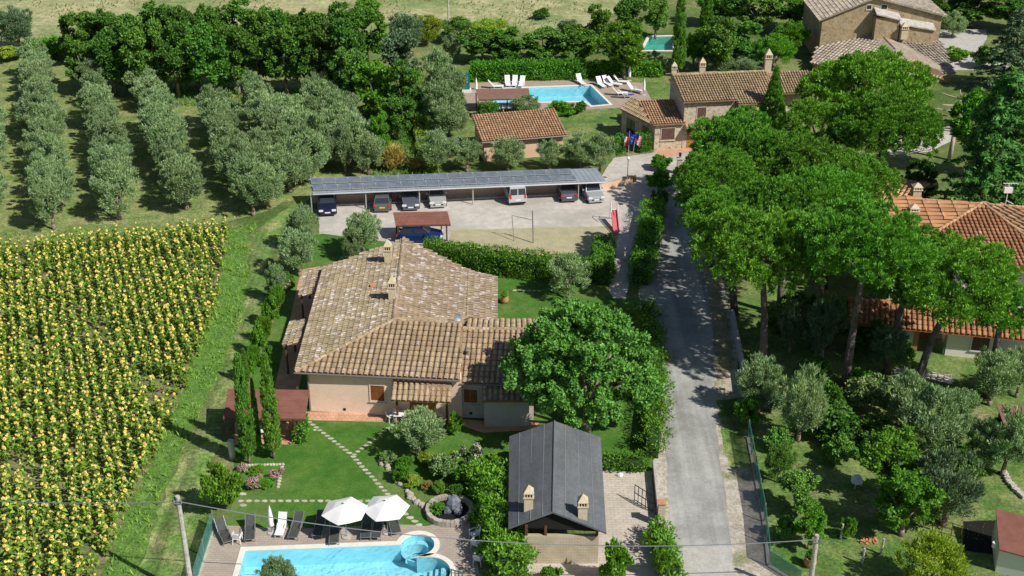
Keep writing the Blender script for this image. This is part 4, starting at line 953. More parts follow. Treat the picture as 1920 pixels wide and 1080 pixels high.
wall_block(rh, [Lh + Vector((1, .9, 0)), (Rh.x - .3, yu), (Rh.x + 1, R2.y - 1), (R1_.x + .5, R1_.y - .5)], -.02, z5 - .1, M['plaster_white'])
fy = 84.0; zp = 2.35
roof_slope(rh, [G(1590, 606, zp), G(2010, 646, zp), G(2010, 590, 3.4), G(1590, 556, 3.4)], M['tile_red'], M['pan_red'], .40, .5, 0)
PA, PB = G(1600, 606, zp), G(2000, 645, zp); fd = (PB - PA); fd.z = 0; fd.normalize(); fn = Vector((fd.y, -fd.x, 0)); ins = -fn * .6
q0 = PA + ins
def fw_(px, z=1.2):
    best = min((abs(proj(q0 + fd * (t * .05) + UZ * (z - q0.z))[0] - px), t) for t in range(400))[1]; p = q0 + fd * best * .05; return Vector((p.x, p.y, 0))
def seg(pa, pb_, mat, z1=zp - .1, thick=.3, nm='wall'):
    a, b = fw_(pa), fw_(pb_); wall_block(rh, [a, b, b - fn * thick, a - fn * thick], -.02, z1, M[mat], nm)
seg(1600, 1607, 'plaster_brick'); seg(1663, 1672, 'plaster_brick'); seg(1672, 1712, 'plaster_grey'); seg(1712, 1722, 'plaster_brick'); seg(1776, 1992, 'plaster_white')
a, b = fw_(1607), fw_(1663); mid = (a + b) / 2; rad = (b - a).length / 2; m = MB(); K = 10
for k in range(K):                                # brick arch
    t0, t1 = math.pi * k / K, math.pi * (k + 1) / K; zc_ = zp - .25 - rad * .95
    def pt(t, r_): return mid + fd * math.cos(t) * r_ + UZ * (zc_ + math.sin(t) * r_)
    p = [pt(t0, rad * .98), pt(t1, rad * .98), pt(t1, rad * 1.0), pt(t0, rad * 1.0)]
    top0, top1 = Vector((p[0].x, p[0].y, zp - .1)), Vector((p[1].x, p[1].y, zp - .1))
    m.add([p[0], p[1], top1, top0] + [v - fn * .3 for v in (p[0], p[1], top1, top0)], [(0, 1, 2, 3), (7, 6, 5, 4), (0, 4, 5, 1), (3, 2, 6, 7)])
m.build('arch', M['plaster_brick'], rh, True)
bw = fw_(1600) - fn * 2.6; bw2 = fw_(1776) - fn * 2.6; wall_block(rh, [bw, bw2, bw2 - fn * .3, bw - fn * .3], 0, 2.8, M['plaster_grey'])
door(rh, fw_(1745) - fn * 2.55 + UZ * .02, fd, fn, 1.1, 2.1, M['door'])
window(rh, fw_(1838) + UZ * .75, fd, fn, 1.25, 1.35, M['shutter_dk'], M['plaster_white'])
m = MB(); p = fw_(1772); m.tube((p.x, p.y, 0), (p.x, p.y, 2.2), .05, .05, 6); m.build('downpipe', M['green_net'], rh, True)
for q in ((1717, 367, z6 - .1), (1711, 407, z6 - .5)):
    p = G(*q); chimney(rh, p, .7, 1.1)
for q in ((1742, 395), (1738, 428)):
    p = G(q[0], q[1], 6.5); m = MB(); m.box((p.x, p.y, p.z - .05), (.5, .35, .18), .4); m.build('skylight', M['steel'], rh, True)
p = G(1700, 440, 6.2)
# small tiled building half hidden behind the pines
O = G(1640, 400); sb = thing('old_tiled_outbuilding', 'old outbuilding with worn tiles in deep shade, between the pines and the red roof', 'outbuilding', O)
z3 = 3.0; q = [G(1572, 380, z3), G(1662, 402, z3), G(1720, 355, z3 + 1.2), G(1580, 328, z3 + 1.2)]
roof_slope(sb, q, M['tile_orange'], M['pan'], .42, .5)
roof_slope(sb, [G(1760, 345, z3), G(1585, 310, z3), G(1580, 328, z3 + 1.2), G(1720, 355, z3 + 1.2)], M['tile_orange'], M['pan'], .42, .5)
wall_block(sb, [q[0] + Vector((.4, .5, 0)), q[1] + Vector((-.2, .5, 0)), q[1] + Vector((2.5, 7, 0)), q[0] + Vector((1, 8, 0))], -.02, z3 - .1, M['plaster_pink'])

# ------------------------------------------------------------------ sheds at the right edge
O = G(1872, 1082); sh = thing('garden_shed', 'grey garden shed with a faded red roof, at the lower right corner', 'shed', O)
zs = Zat(O.y, 1036)
e0 = G(1874, 1030, zs); e1 = G(1990, 1062, zs); t1 = G(1985, 985, zs + .5); t0 = G(1867, 953, zs + .5)
m = MB(); m.slab([e0, e1, t1, t0], .08); m.build('roof', M['red_felt'], sh, True)
wall_block(sh, [e0 + Vector((.1, .15, 0)), e1 + Vector((0, .15, 0)), t1 + Vector((0, -.1, 0)), t0 + Vector((.1, -.1, 0))], -.02, zs - .06, M['plaster_white'])
m = MB(); p = G(1868, 1022, zs - .3); m.tube((p.x - .12, p.y, p.z - .15), (p.x - .12, p.y, p.z + .2), .13, .13, 10); m.build('wall_tank', M['white'], sh, True)
O = G(1895, 800); s2 = thing('brown_shed', 'low shed with a brown ribbed roof among the olives, right edge of the garden', 'shed', O)
q = [G(1885, 803, 1.7), G(2010, 850, 1.7), G(2010, 770, 2.2), G(1868, 758, 2.2)]
m = MB(); m.slab(q, .08); rf = m.build('roof', M['brown_felt'], s2, True)
for k in range(1, 12):
    m = MB(); m.path([q[0].lerp(q[1], k / 12) + UZ * .02, q[3].lerp(q[2], k / 12) + UZ * .02], .03, 4); m.build('roof_rib', M['brown_felt'], rf, True)
wall_block(s2, [q[0] + Vector((.2, .2, 0)), q[1] + Vector((-.2, .2, 0)), q[2] + Vector((-.2, -.2, 0)), q[3] + Vector((.2, -.2, 0))], -.02, 1.65, M['wood'])
sheet('ground_tarp', [(1806, 978), (1868, 976), (1872, 1042), (1806, 1032)], 8 * Z, M['black'], .03, .5)

# ------------------------------------------------------------------ carport with solar panels
O = G(585, 396); cp = thing('carport', 'long grey steel carport with two rows of solar panels over the parked cars', 'carport', O)
f0, f1 = G(586, 362, 2.0), G(1136, 339, 2.0); k0, k1 = G(578, 335, 2.45), G(1118, 315, 2.45)
m = MB(); m.slab([f0, f1, k1, k0], .10); rf = m.build('roof', M['steel_roof'], cp, True)
m = MB()
for k in range(1, 60):
    a, b = f0.lerp(f1, k / 60), k0.lerp(k1, k / 60); m.path([a + UZ * .012, b + UZ * .012], .018, 4)
m.build('roof_rib', M['steel_roof'], rf, True)
nrm = (f1 - f0).cross(k0 - f0).normalized(); sl_ = (k0 - f0).normalized(); ed = (f1 - f0).normalized()
npan = 21; tot = .90
pm = None
for row, (v0, v1) in enumerate(((.10, .42), (.56, .88))):
    for k in range(npan):
        a = f0.lerp(f1, .005 + tot * k / npan); b = f0.lerp(f1, .005 + tot * (k + .955) / npan); c = k0.lerp(k1, .005 + tot * (k + .955) / npan); d = k0.lerp(k1, .005 + tot * k / npan)
        q = [a.lerp(d, v0) + nrm * .14, b.lerp(c, v0) + nrm * .14, b.lerp(c, v1) + nrm * .24, a.lerp(d, v1) + nrm * .24]
        m = MB(); m.slab(q, .04); so_ = m.build('solar_panel', M['alu'], cp, True)
        ctr = sum(q, Vector()) / 4; m = MB(); m.slab([ctr + (x - ctr) * .93 + nrm * .006 for x in q], .004); m.build('solar_cells', M['solar'], so_, True)
        m = MB()
        m.path([q[0].lerp(q[1], .5), q[0].lerp(q[1], .5) - nrm * .16], .02, 4); m.build('bracket', M['frame_grey'], so_, True)
m = MB(); m.path([f0 - UZ * .16, f1 - UZ * .16], .07, 6); m.build('front_beam', M['steel'], cp, True)
m = MB(); m.path([k0 - UZ * .16, k1 - UZ * .16], .07, 6); m.build('rear_beam', M['steel'], cp, True)
for x in (585, 687, 787, 887, 985, 1084):
    t_ = (x - 585) / 551; g = f0.lerp(f1, t_); yy = g.y + .15; gx = Xat(yy, 0, x)
    m = MB(); m.tube((gx, yy, 0), (gx, yy, 1.86), .06, .06, 8); m.build('post', M['steel'], cp, True)
    g = k0.lerp(k1, t_); m = MB(); m.tube((gx - .2, g.y - .1, 0), (gx - .2, g.y - .1, 2.3), .06, .06, 8); m.build('post', M['steel'], cp, True)
w0 = G(588, 382); w1 = G(1128, 357); wd_ = (w1 - w0).normalized(); wk = Vector((-wd_.y, wd_.x, 0))
O = w0; lw = thing('low_wall', 'low salmon wall behind the parked cars and under the carport', 'wall', O)
w2 = G(1186, 343)
for a, b in ((w0, w1), (w1, w2)):
    d = (b - a).normalized(); k = Vector((-d.y, d.x, 0)); wall_block(lw, [a, b, b + k * .25, a + k * .25], -.02, .75, M['plaster_pink'])
    m = MB(); q = [a - k * .04 + UZ * .75, b - k * .04 + UZ * .75, b + k * .29 + UZ * .75, a + k * .29 + UZ * .75]; m.hexa(q, [p + UZ * .06 for p in q]); m.build('coping', M['concrete'], lw, True)
tm = thing('wheel_stop_rail', 'low white kerb rail behind the parked cars in the carport shade', 'kerb rail', w0)
m = MB(); a, b = w0 - wk * .9 + wd_ * 1.0, w1 - wk * .9 - wd_ * 2; m.path([a + UZ * .14, b + UZ * .14], .06, 6); m.build('rail', M['concrete'], tm, True)
for k in range(9): p = a.lerp(b, (k + .5) / 9); m = MB(); m.tube((p.x, p.y, 0), (p.x, p.y, .14), .05, .05, 6); m.build('post', M['concrete'], tm, True)

# ------------------------------------------------------------------ canopies and pergola
def canopy(name, label, cat, roofpx, zs_, posts, mat, zpost):
    q = [G(x, y, z) for (x, y), z in zip(roofpx, zs_)]; O = Vector((q[0].x, q[0].y, 0)); t = thing(name, label, cat, O)
    m = MB(); m.slab(q, .09); rf = m.build('roof', mat, t, True)
    c = sum(q, Vector()) / len(q)
    if len(q) == 4:
        n_ = 5
        for k in range(1, n_):
            m = MB(); m.path([q[0].lerp(q[3], k / n_) + UZ * .006, q[1].lerp(q[2], k / n_) + UZ * .006], .012, 4); m.build('shingle_course', mat, rf, True)
    for x, y, zt_ in posts:
        g = G(x, y); m = MB(); m.box((g.x, g.y, 0), (.13, .13, zt_)); m.build('post', M['wood'], t, True)
    m = MB(); m.path([q[0] - UZ * .14, q[1] - UZ * .14], .06, 4); m.build('beam', M['wood'], t, True)
    return t
canopy('parking_canopy', 'wooden canopy with a red-brown shingle roof, over the blue car', 'canopy', [(742, 422), (845, 420), (839, 396), (737, 398)], (1.75, 1.75, 2.15, 2.15), [(748, 455, 1.7), (838, 452, 1.7), (795, 454, 1.7), (828, 438, 1.9), (744, 440, 1.9)], M['red_felt'], 1.7)
canopy('pool_canopy', 'brown-roofed canopy over a white table at the upper pool', 'canopy', [(898, 186), (995, 184), (991, 165), (892, 167)], (1.8, 1.8, 2.2, 2.2), [(897, 216, 1.75), (951, 214, 1.75), (962, 214, 1.75), (992, 213, 1.75), (893, 204, 1.9)], M['brown_felt'], 1.7)
canopy('garden_pergola', 'red-brown roofed pergola half hidden behind two tall cypresses', 'pergola', [(418, 783), (572, 785), (580, 731), (428, 729)], (2.05, 2.05, 2.6, 2.6), [(432, 848, 2.0), (556, 832, 2.0), (562, 782, 2.5), (500, 838, 2.0)], M['red_felt'], 2.0)

# ------------------------------------------------------------------ hedges
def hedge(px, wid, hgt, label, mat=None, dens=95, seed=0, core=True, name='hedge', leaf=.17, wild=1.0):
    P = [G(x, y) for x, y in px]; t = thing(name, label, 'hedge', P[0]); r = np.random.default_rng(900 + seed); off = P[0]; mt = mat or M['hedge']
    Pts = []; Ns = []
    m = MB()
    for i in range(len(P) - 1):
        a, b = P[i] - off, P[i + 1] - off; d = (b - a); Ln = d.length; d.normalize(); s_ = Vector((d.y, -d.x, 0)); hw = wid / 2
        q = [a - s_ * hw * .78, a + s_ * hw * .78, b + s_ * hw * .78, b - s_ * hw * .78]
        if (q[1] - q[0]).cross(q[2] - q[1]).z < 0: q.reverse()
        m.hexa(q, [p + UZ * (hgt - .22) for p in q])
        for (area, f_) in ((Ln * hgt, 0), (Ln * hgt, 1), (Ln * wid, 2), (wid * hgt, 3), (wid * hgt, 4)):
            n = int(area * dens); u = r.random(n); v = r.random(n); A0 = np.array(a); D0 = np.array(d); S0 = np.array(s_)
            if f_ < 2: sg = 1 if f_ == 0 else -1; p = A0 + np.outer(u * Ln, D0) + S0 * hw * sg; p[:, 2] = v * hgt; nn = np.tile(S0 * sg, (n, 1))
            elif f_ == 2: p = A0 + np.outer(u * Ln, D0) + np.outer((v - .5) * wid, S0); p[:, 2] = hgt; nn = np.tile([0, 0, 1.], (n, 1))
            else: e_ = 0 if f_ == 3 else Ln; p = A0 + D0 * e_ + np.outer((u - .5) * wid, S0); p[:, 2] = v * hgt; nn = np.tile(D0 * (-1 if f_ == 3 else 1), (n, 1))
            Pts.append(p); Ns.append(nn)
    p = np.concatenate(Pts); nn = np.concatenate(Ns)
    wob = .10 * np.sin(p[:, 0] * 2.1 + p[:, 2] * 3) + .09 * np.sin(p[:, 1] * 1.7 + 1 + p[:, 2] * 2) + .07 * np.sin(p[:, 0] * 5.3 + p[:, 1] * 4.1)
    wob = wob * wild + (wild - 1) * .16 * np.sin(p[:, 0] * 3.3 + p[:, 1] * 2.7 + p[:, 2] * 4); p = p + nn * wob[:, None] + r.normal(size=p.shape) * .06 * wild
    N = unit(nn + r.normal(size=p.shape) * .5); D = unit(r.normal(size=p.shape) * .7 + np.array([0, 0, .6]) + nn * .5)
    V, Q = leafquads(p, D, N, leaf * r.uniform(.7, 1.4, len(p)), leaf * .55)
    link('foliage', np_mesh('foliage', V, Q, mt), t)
    if core: m.build('shade_core', M['hedge_core'], t)  # solid dark box, the shade inside the hedge put into its colour
    return t
hedge([(795, 489), (950, 512), (1108, 528)], 1.9, 1.9, 'long tall clipped hedge between the villa and the sandy play area', seed=1, dens=120)
hedge([(1131, 478), (1131, 505), (1128, 535)], 1.6, 2.0, 'dark upright hedge end beside the narrow path, right of the long hedge', seed=2)
hedge([(1226, 402), (1216, 450), (1206, 500), (1200, 535)], 1.7, 1.7, 'dark hedge between the narrow path and the shaded road', seed=3, wild=1.6)
hedge([(1212, 590), (1222, 660), (1232, 740), (1226, 800), (1222, 860)], 1.1, 1.5, 'uneven hedge along the road beside the big round tree', seed=4, dens=110, wild=2.6)
hedge([(912, 905), (925, 950), (938, 1000), (952, 1060), (960, 1100)], 1.9, 2.0, 'bushy light green hedge between the pool and the black-roofed hut', M['bright'], seed=5, dens=120, wild=2.2, leaf=.22)
hedge([(884, 150), (990, 148), (1096, 146)], 1.6, 2.1, 'clipped bright hedge behind the upper pool loungers', M['hedge'], seed=6, dens=90, leaf=.26)
hedge([(1102, 143), (1180, 141), (1238, 143)], 1.4, 1.7, 'shaded hedge behind the upper pool, right of the bright hedge', seed=7, dens=80, leaf=.24)
hedge([(1146, 288), (1166, 285)], 1.2, 1.8, 'small square hedge left of the three flags', seed=8)
hedge([(1196, 284), (1214, 281)], 1.3, 1.9, 'small square hedge right of the three flags', seed=9)
hedge([(1130, 876), (1165, 878), (1206, 880)], 1.0, 1.0, 'low hedge between the black-roofed hut and the road', M['bright'], seed=10)
hedge([(789, 236), (793, 262), (797, 290), (812, 326)], 1.3, 1.1, 'bright lime green hedge running down beside the dark wood', M['lime'], seed=11)
hedge([(899, 221), (930, 219)], 1.4, 1.7, 'square green hedge block under the brown pool canopy', seed=12)
hedge([(561, 833), (570, 800)], .7, 1.3, 'narrow hedge block at the corner of the red pergola', seed=13)
hedge([(1262, 1090), (1240, 1040), (1232, 1008)], .9, 1.3, 'climbing hedge on the wall between the yard and the road', M['bright'], seed=14, wild=2.0, leaf=.22)

# ------------------------------------------------------------------ trees and shrubs one by one
def T(kind, px, base, w_, top, label, name='tree', cat='tree', mat=None, group=None, var=None): return veg(kind, px, base, w_, top, name, label, cat, group, M[mat] if mat else None, var)
def B_(px, base, w_, top, label, mat=None, kind='bush', var=None): return veg(kind, px, base, w_, top, 'shrub', label, 'shrub', None, M[mat] if mat else None, var)
# tall dark belt behind the grove
rb = random.Random(21); n = 0
for (xs, base, top, w_) in ([(x, 172 + (x - 200) * .03, 26 + rb.uniform(-14, 14), 92) for x in range(175, 700, 42)], [(x, 142 + (x - 200) * .02, 6 + rb.uniform(-12, 10), 88) for x in range(150, 740, 44)])[0:0] or []: pass
belt = [(x + rb.uniform(-8, 8), 176 + rb.uniform(-6, 10) + max(0, x - 520) * .10, 30 + rb.uniform(-16, 16) + max(0, 250 - x) * .2, rb.uniform(84, 100)) for x in range(170, 690, 40)]
for n, (x, b, t_, w_) in enumerate(belt):
    T('broad', x, b, w_, t_, f'tall dark tree, {ORD[n]} from the left in the front row of the wood', 'broadleaf_tree', group='front row of the wood')
belt = [(x + rb.uniform(-8, 8), 128 + rb.uniform(-6, 8), 2 + rb.uniform(-14, 10), rb.uniform(80, 96)) for x in range(165, 720, 44)]
for n, (x, b, t_, w_) in enumerate(belt):
    T('broad', x, b, w_, t_, f'tall dark tree, {ORD[n]} from the left in the rear row of the wood', 'broadleaf_tree', group='rear row of the wood')
T('olive', 38, 92, 88, 14, 'large dusty green tree alone at the far left of the dry field', 'far_tree', mat='dusty')
B_(95, 108, 90, 62, 'bright bush at the foot of the far left tree', 'bright'); B_(150, 110, 70, 60, 'bright bush joining the left end of the wood', 'bright'); B_(20, 112, 70, 84, 'low yellowish bush at the far left below the dusty tree', 'lime')
T('broad', 708, 225, 95, 98, 'light green leafy tree in front of the wood, left of the bright hedge', 'leafy_tree', mat='bright')
T('broad', 660, 215, 80, 70, 'mid green tree at the right end of the wood', 'leafy_tree', mat='oak')
T('broad', 762, 235, 80, 110, 'dark leafy tree between the light green tree and the big olives', 'leafy_tree')
T('broad', 752, 178, 90, 40, 'olive-toned tree behind the lawn path, right of the wood', 'leafy_tree', mat='dusty')
T('broad', 716, 312, 44, 196, 'slender poplar with a pale bare trunk above the golden bush', 'poplar_tree', mat='bright', cat='poplar')
T('broad', 745, 262, 70, 170, 'dark green small tree behind the golden bush', 'leafy_tree', mat='broad')
B_(738, 318, 82, 250, 'golden brown feathery bush behind the carport', 'golden', 'reed'); B_(690, 312, 36, 272, 'small dark shrub left of the golden bush', 'broad')
B_(782, 318, 60, 292, 'dry brown bush low behind the carport roof', 'golden', 'reed')
for (x, b, w_, t_, lb) in ((820, 185, 78, 95, 'big silvery olive, farthest of the column left of the upper pool'), (838, 215, 84, 122, 'big silvery olive, second farthest of the column left of the upper pool'), (830, 245, 86, 150, 'big silvery olive in the middle of the column left of the upper pool'), (843, 262, 84, 180, 'big silvery olive, nearest of the column left of the upper pool'),
    (848, 112, 44, 64, 'small round olive on the lawn beyond the silvery column'), (820, 322, 86, 246, 'round olive behind the carport beside the lime hedge'), (876, 322, 70, 262, 'round olive at the left corner of the salmon annex'),
    (952, 320, 78, 258, 'round olive in front of the salmon annex wall'), (1030, 318, 56, 262, 'small olive in front of the annex window'), (1088, 316, 84, 250, 'round olive right of the salmon annex'), (1125, 320, 70, 252, 'round olive next to the parking entrance'),
    (572, 470, 66, 386, 'olive at the left end of the parking gravel'), (562, 518, 84, 430, 'olive on the lawn corner behind the villa, lower left of the parking'), (682, 478, 82, 396, 'olive behind the villa beside the red shingle canopy'), (660, 492, 52, 432, 'low olive against the rear roof edge of the villa'),
    (1065, 560, 96, 480, 'olive on the lawn at the right side of the villa, below the long hedge'), (785, 856, 112, 772, 'wide olive in front of the villa porch'), (520, 566, 44, 492, 'thin olive at the edge of the mown track left of the villa'),
    (985, 218, 66, 180, 'low olive right of the brown pool canopy'), (1225, 132, 60, 98, 'dusty olive behind the upper pool hedge'), (1350, 138, 90, 100, 'dusty green olive behind the farmhouse ridge'), (1395, 145, 60, 108, 'low olive behind the farmhouse roof, right of the dusty one'),
    (1420, 775, 100, 670, 'leafy olive at the top of the green fence'), (1497, 828, 104, 690, 'olive with a pale trunk right of the green fence'), (1738, 860, 150, 735, 'wide dusky olive in the middle of the right garden'), (1690, 800, 100, 700, 'dusky olive behind the wide one in the right garden'),
    (1780, 810, 100, 726, 'dusky olive right of the wide one, below the white wall'), (1855, 760, 110, 655, 'olive in front of the white wall and its brown shutter'), (1905, 745, 80, 650, 'olive at the right edge, beside the white wall'), (1880, 892, 110, 770, 'olive below the brown shed at the right edge'), (1840, 880, 80, 790, 'small olive left of the brown shed'),
    (1540, 680, 90, 560, 'dark shaded olive under the pines, right of the second trunk'), (1480, 660, 70, 560, 'dark shaded olive under the pines beside the thick trunk'), (1660, 700, 80, 610, 'dark shaded olive in front of the brick arch'), (1785, 70, 60, 22, 'silvery olive right of the old stone house'),
    (520, 1120, 90, 1052, 'feathery olive top rising in front of the near pool edge')):
    T('olive', x, b, w_, t_, lb, 'olive_tree', 'olive tree', 'dusty' if 'dark' in lb else None)  # olives under the pines get darker leaves, their shade put into the colour
# far background trees
for (k, x, b, w_, t_, lb, mt) in (
    ('broad', 905, 118, 80, 48, 'dark round tree at the left end of the row behind the pool hedge', 'broad'), ('broad', 960, 122, 90, 52, 'dark round tree, second in the row behind the pool hedge', 'broad'), ('broad', 1020, 122, 100, 44, 'dark fig-like tree in the middle of the row behind the pool hedge', 'oak'), ('broad', 1080, 122, 92, 42, 'dark round tree right of the fig-like one behind the pool hedge', 'broad'),
    ('broad', 1170, 150, 100, 32, 'round light green tree with forked pale trunk by the upper pool', 'bright'), ('broad', 1120, 100, 70, 6, 'tall green tree behind the round light green one, left side', 'broad'), ('broad', 1178, 80, 80, -12, 'tall green tree behind the round light green one', 'broad'), ('broad', 1228, 72, 60, -16, 'green tree above the turquoise pool', 'oak'),
    ('broad', 1345, 140, 90, 22, 'dark tree right of the tall cypresses', 'broad'), ('broad', 1395, 130, 90, 40, 'dark tree between the cypresses and the feathery bushes', 'broad'), ('broad', 1420, 60, 100, -20, 'leafy tree at the top edge, left of the old stone house', 'oak'), ('broad', 1490, 60, 100, -20, 'leafy tree touching the left wall of the old stone house', 'bright'),
    ('broad', 1350, 50, 90, -30, 'leafy tree at the top edge behind the second cypress', 'broad'), ('olive', 1370, 110, 70, 60, 'pale green tree between the dark trees behind the farmhouse', 'oak'),
    ('olive', 1450, 132, 90, 66, 'bright feathery tree left of the old stone house, front one', 'bright'), ('olive', 1480, 108, 80, 40, 'bright feathery tree left of the old stone house, rear one', 'bright'), ('olive', 1300, 125, 60, 60, 'small leafy tree between the two tall cypresses', 'bright'),
    ('broad', 1820, 50, 110, -30, 'dark tree at the top right beyond the pale road', 'broad'), ('broad', 1770, 40, 90, -30, 'dark tree right behind the old stone house', 'oak'), ('broad', 1895, 60, 110, -20, 'dark tree at the top right corner', 'broad'), ('conifer', 1890, 170, 150, 10, 'yellowish dark conifer at the right edge beside the pale road', 'dusty'), ('bush', 1845, 128, 60, 78, 'dark round bush at the end of the pale road', 'broad'),
    ('bush', 1795, 112, 56, 88, 'low round shrub in front of the silvery olive', 'hedge'), ('olive', 800, 84, 70, 30, 'yellow green tree at the far edge of the field, left', 'lime'), ('olive', 860, 80, 90, 34, 'yellow green tree at the far edge of the field, middle', 'oak'), ('olive', 920, 82, 90, 36, 'yellow green tree at the far edge of the field, right', 'lime'), ('olive', 760, 96, 80, 24, 'greyish tree next to the right end of the wood', 'dusty'),
    ('bush', 1015, 36, 40, 14, 'single small bush out in the far field', 'broad'), ('bush', 1070, 60, 60, 34, 'pale bush at the right of the far field', 'dusty'), ('bush', 690, 20, 60, -6, 'small tree line bush at the top of the far field', 'bright'),
    ('broad', 1820, 330, 120, 150, 'green tree crown behind the spruce', 'hedge'), ('broad', 1905, 260, 110, 130, 'bright leafy tree at the right edge behind the spruce', 'bright'), ('broad', 1722, 392, 64, 292, 'dark leafy tree between the pines and the spruce', 'broad')):
    pass
    nm = {'broad': 'leafy_tree', 'olive': 'leafy_tree', 'bush': 'shrub', 'conifer': 'conifer_tree'}[k]; T(k, x, b, w_, t_, lb, nm, 'shrub' if k == 'bush' else 'tree', mt)
T('conifer', 1845, 440, 250, 118, 'tall drooping spruce with feathery boughs above the red roof', 'spruce_tree', 'spruce')
T('conifer', 1822, 452, 110, 235, 'smaller drooping spruce just in front of the tall one', 'spruce_tree', 'spruce')
for (x, b, w_, t_, lb) in ((468, 870, 33, 668, 'tall slim cypress, left one of the pair at the red pergola'), (486, 848, 14, 712, 'thin cypress tucked between the pair at the red pergola'), (514, 860, 33, 668, 'tall slim cypress, right one of the pair at the red pergola'),
    (1270, 142, 26, -20, 'very tall cypress behind the farmhouse, left one'), (1318, 128, 28, -30, 'very tall cypress behind the farmhouse, right one'), (1442, 277, 64, 126, 'dark conical cypress against the farmhouse roof'), (462, 720, 16, 655, 'small young cypress left of the villa track side')):
    T('cone' if 'conical' in lb else 'cypress', x, b, w_, t_, lb, 'cypress_tree', 'cypress')
# the big round tree in front of the villa
r = np.random.default_rng(77); g = G(1098, 812); bt = thing('oak_tree', 'huge round dark green tree overhanging the villa roof and the road hedge', 'tree', g)
c = lobed(66, 12, r, (4.7, 4.5, 3.5), 1.1, 5.6, -.8)
parts = [cloud(c, r.uniform(.28, .52, len(c)), 120, .24, .14, r, (0, 0, 3), .2, .7, .35)]
link('crown', crown_mesh('crown', parts, M['oak']), bt)
m = MB(); m.path([(0, 0, -.1), (.1, .1, 1.4), (.2, 0, 2.2)], [.42, .34, .30], 10)
for k in range(7):
    a = k * .9; m.path([(.2, 0, 2.1), (math.cos(a) * 1.6, math.sin(a) * 1.6, 4.0), (math.cos(a) * 3.2, math.sin(a) * 3.2, 5.4)], [.2, .13, .05], 6)
m.build('trunk', M['bark'], bt, smooth=True)
# umbrella pines
def pine(cx, top, cw, bx, by_, label, k, ch=None):
    g = G(bx, by_); h = Zat(g.y, top); h = max(h, 5)
    s_ = cw / S_at(g.y, h - 3) / 9.3; cz = h - 3.2 * s_; x = Xat(g.y, cz, cx)
    t = thing('umbrella_pine', label, 'pine tree', g, 0, 'umbrella pines along the road')
    m = MB(); top_ = Vector((x - g.x, 0, cz - .9 * s_)); md = top_ * .5; md.x *= .7; m.path([(0, 0, -.1), md, top_], [.34, .26, .2], 9)
    rk = random.Random(k * 7)
    for q in range(8):
        a = q * .785 + rk.uniform(-.3, .3); L_ = rk.uniform(2.2, 3.6) * s_
        m.path([top_ - UZ * rk.uniform(.2, 1.4), top_ + Vector((math.cos(a) * L_ * .5, math.sin(a) * L_ * .5, .2)), top_ + Vector((math.cos(a) * L_, math.sin(a) * L_, .9))], [.12, .08, .03], 5)
    m.build('trunk', M['bark_pine'], t, smooth=True)
    c_ = link('crown', PROTO['pine', k % 3], t); c_.location = (x - g.x, 0, cz); c_.scale = (s_, s_, s_ * (ch or 1.2)); c_.rotation_euler = (0, 0, k * 1.1)
PINES = [(1625, 98, 232, 1575, 345, 'umbrella pine farthest up the row, below the old stone house'), (1662, 182, 196, 1618, 428, 'umbrella pine whose pale trunk stands before the shaded old tiles'), (1535, 190, 150, 1520, 400, 'umbrella pine beside the dark conical cypress'),
    (1392, 214, 200, 1385, 400, 'umbrella pine overhanging the farmhouse front and entrance pillar'), (1500, 262, 190, 1475, 470, 'umbrella pine in the middle of the cluster'), (1345, 286, 160, 1392, 512, 'umbrella pine leaning over the road near the entrance'),
    (1540, 318, 170, 1545, 540, 'umbrella pine behind the three nearest ones'), (1352, 362, 150, 1378, 590, 'smaller umbrella pine overhanging the shaded road'), (1432, 398, 250, 1431, 690, 'large umbrella pine with the thick trunk nearest the road'),
    (1625, 388, 240, 1582, 735, 'large umbrella pine whose trunk stands right of the shaded olives'), (1792, 456, 246, 1714, 732, 'large umbrella pine with the leaning trunk before the white house'), (1712, 430, 150, 1690, 640, 'umbrella pine filling the gap before the red roof'),
    (1425, 246, 190, 1425, 440, 'umbrella pine just in front of the one overhanging the farmhouse'), (1592, 290, 180, 1600, 500, 'umbrella pine left of the pale trunk and the shaded old tiles'), (1470, 340, 210, 1462, 590, 'umbrella pine in the left middle of the cluster, above the nearest trunk'), (1545, 400, 180, 1530, 660, 'umbrella pine wedged between the two large nearest ones'),
    (1310, 345, 90, 1335, 500, 'small low umbrella pine at the road edge, leftmost of the row'), (1702, 478, 160, 1662, 700, 'umbrella pine between the arched porch and the leaning trunk'), (1880, 545, 130, 1850, 745, 'umbrella pine at the right edge before the white house')]
for k, (cx, tp, cw, bx, by_, lb) in enumerate(PINES): pine(cx, tp, cw, bx, by_, lb, k)
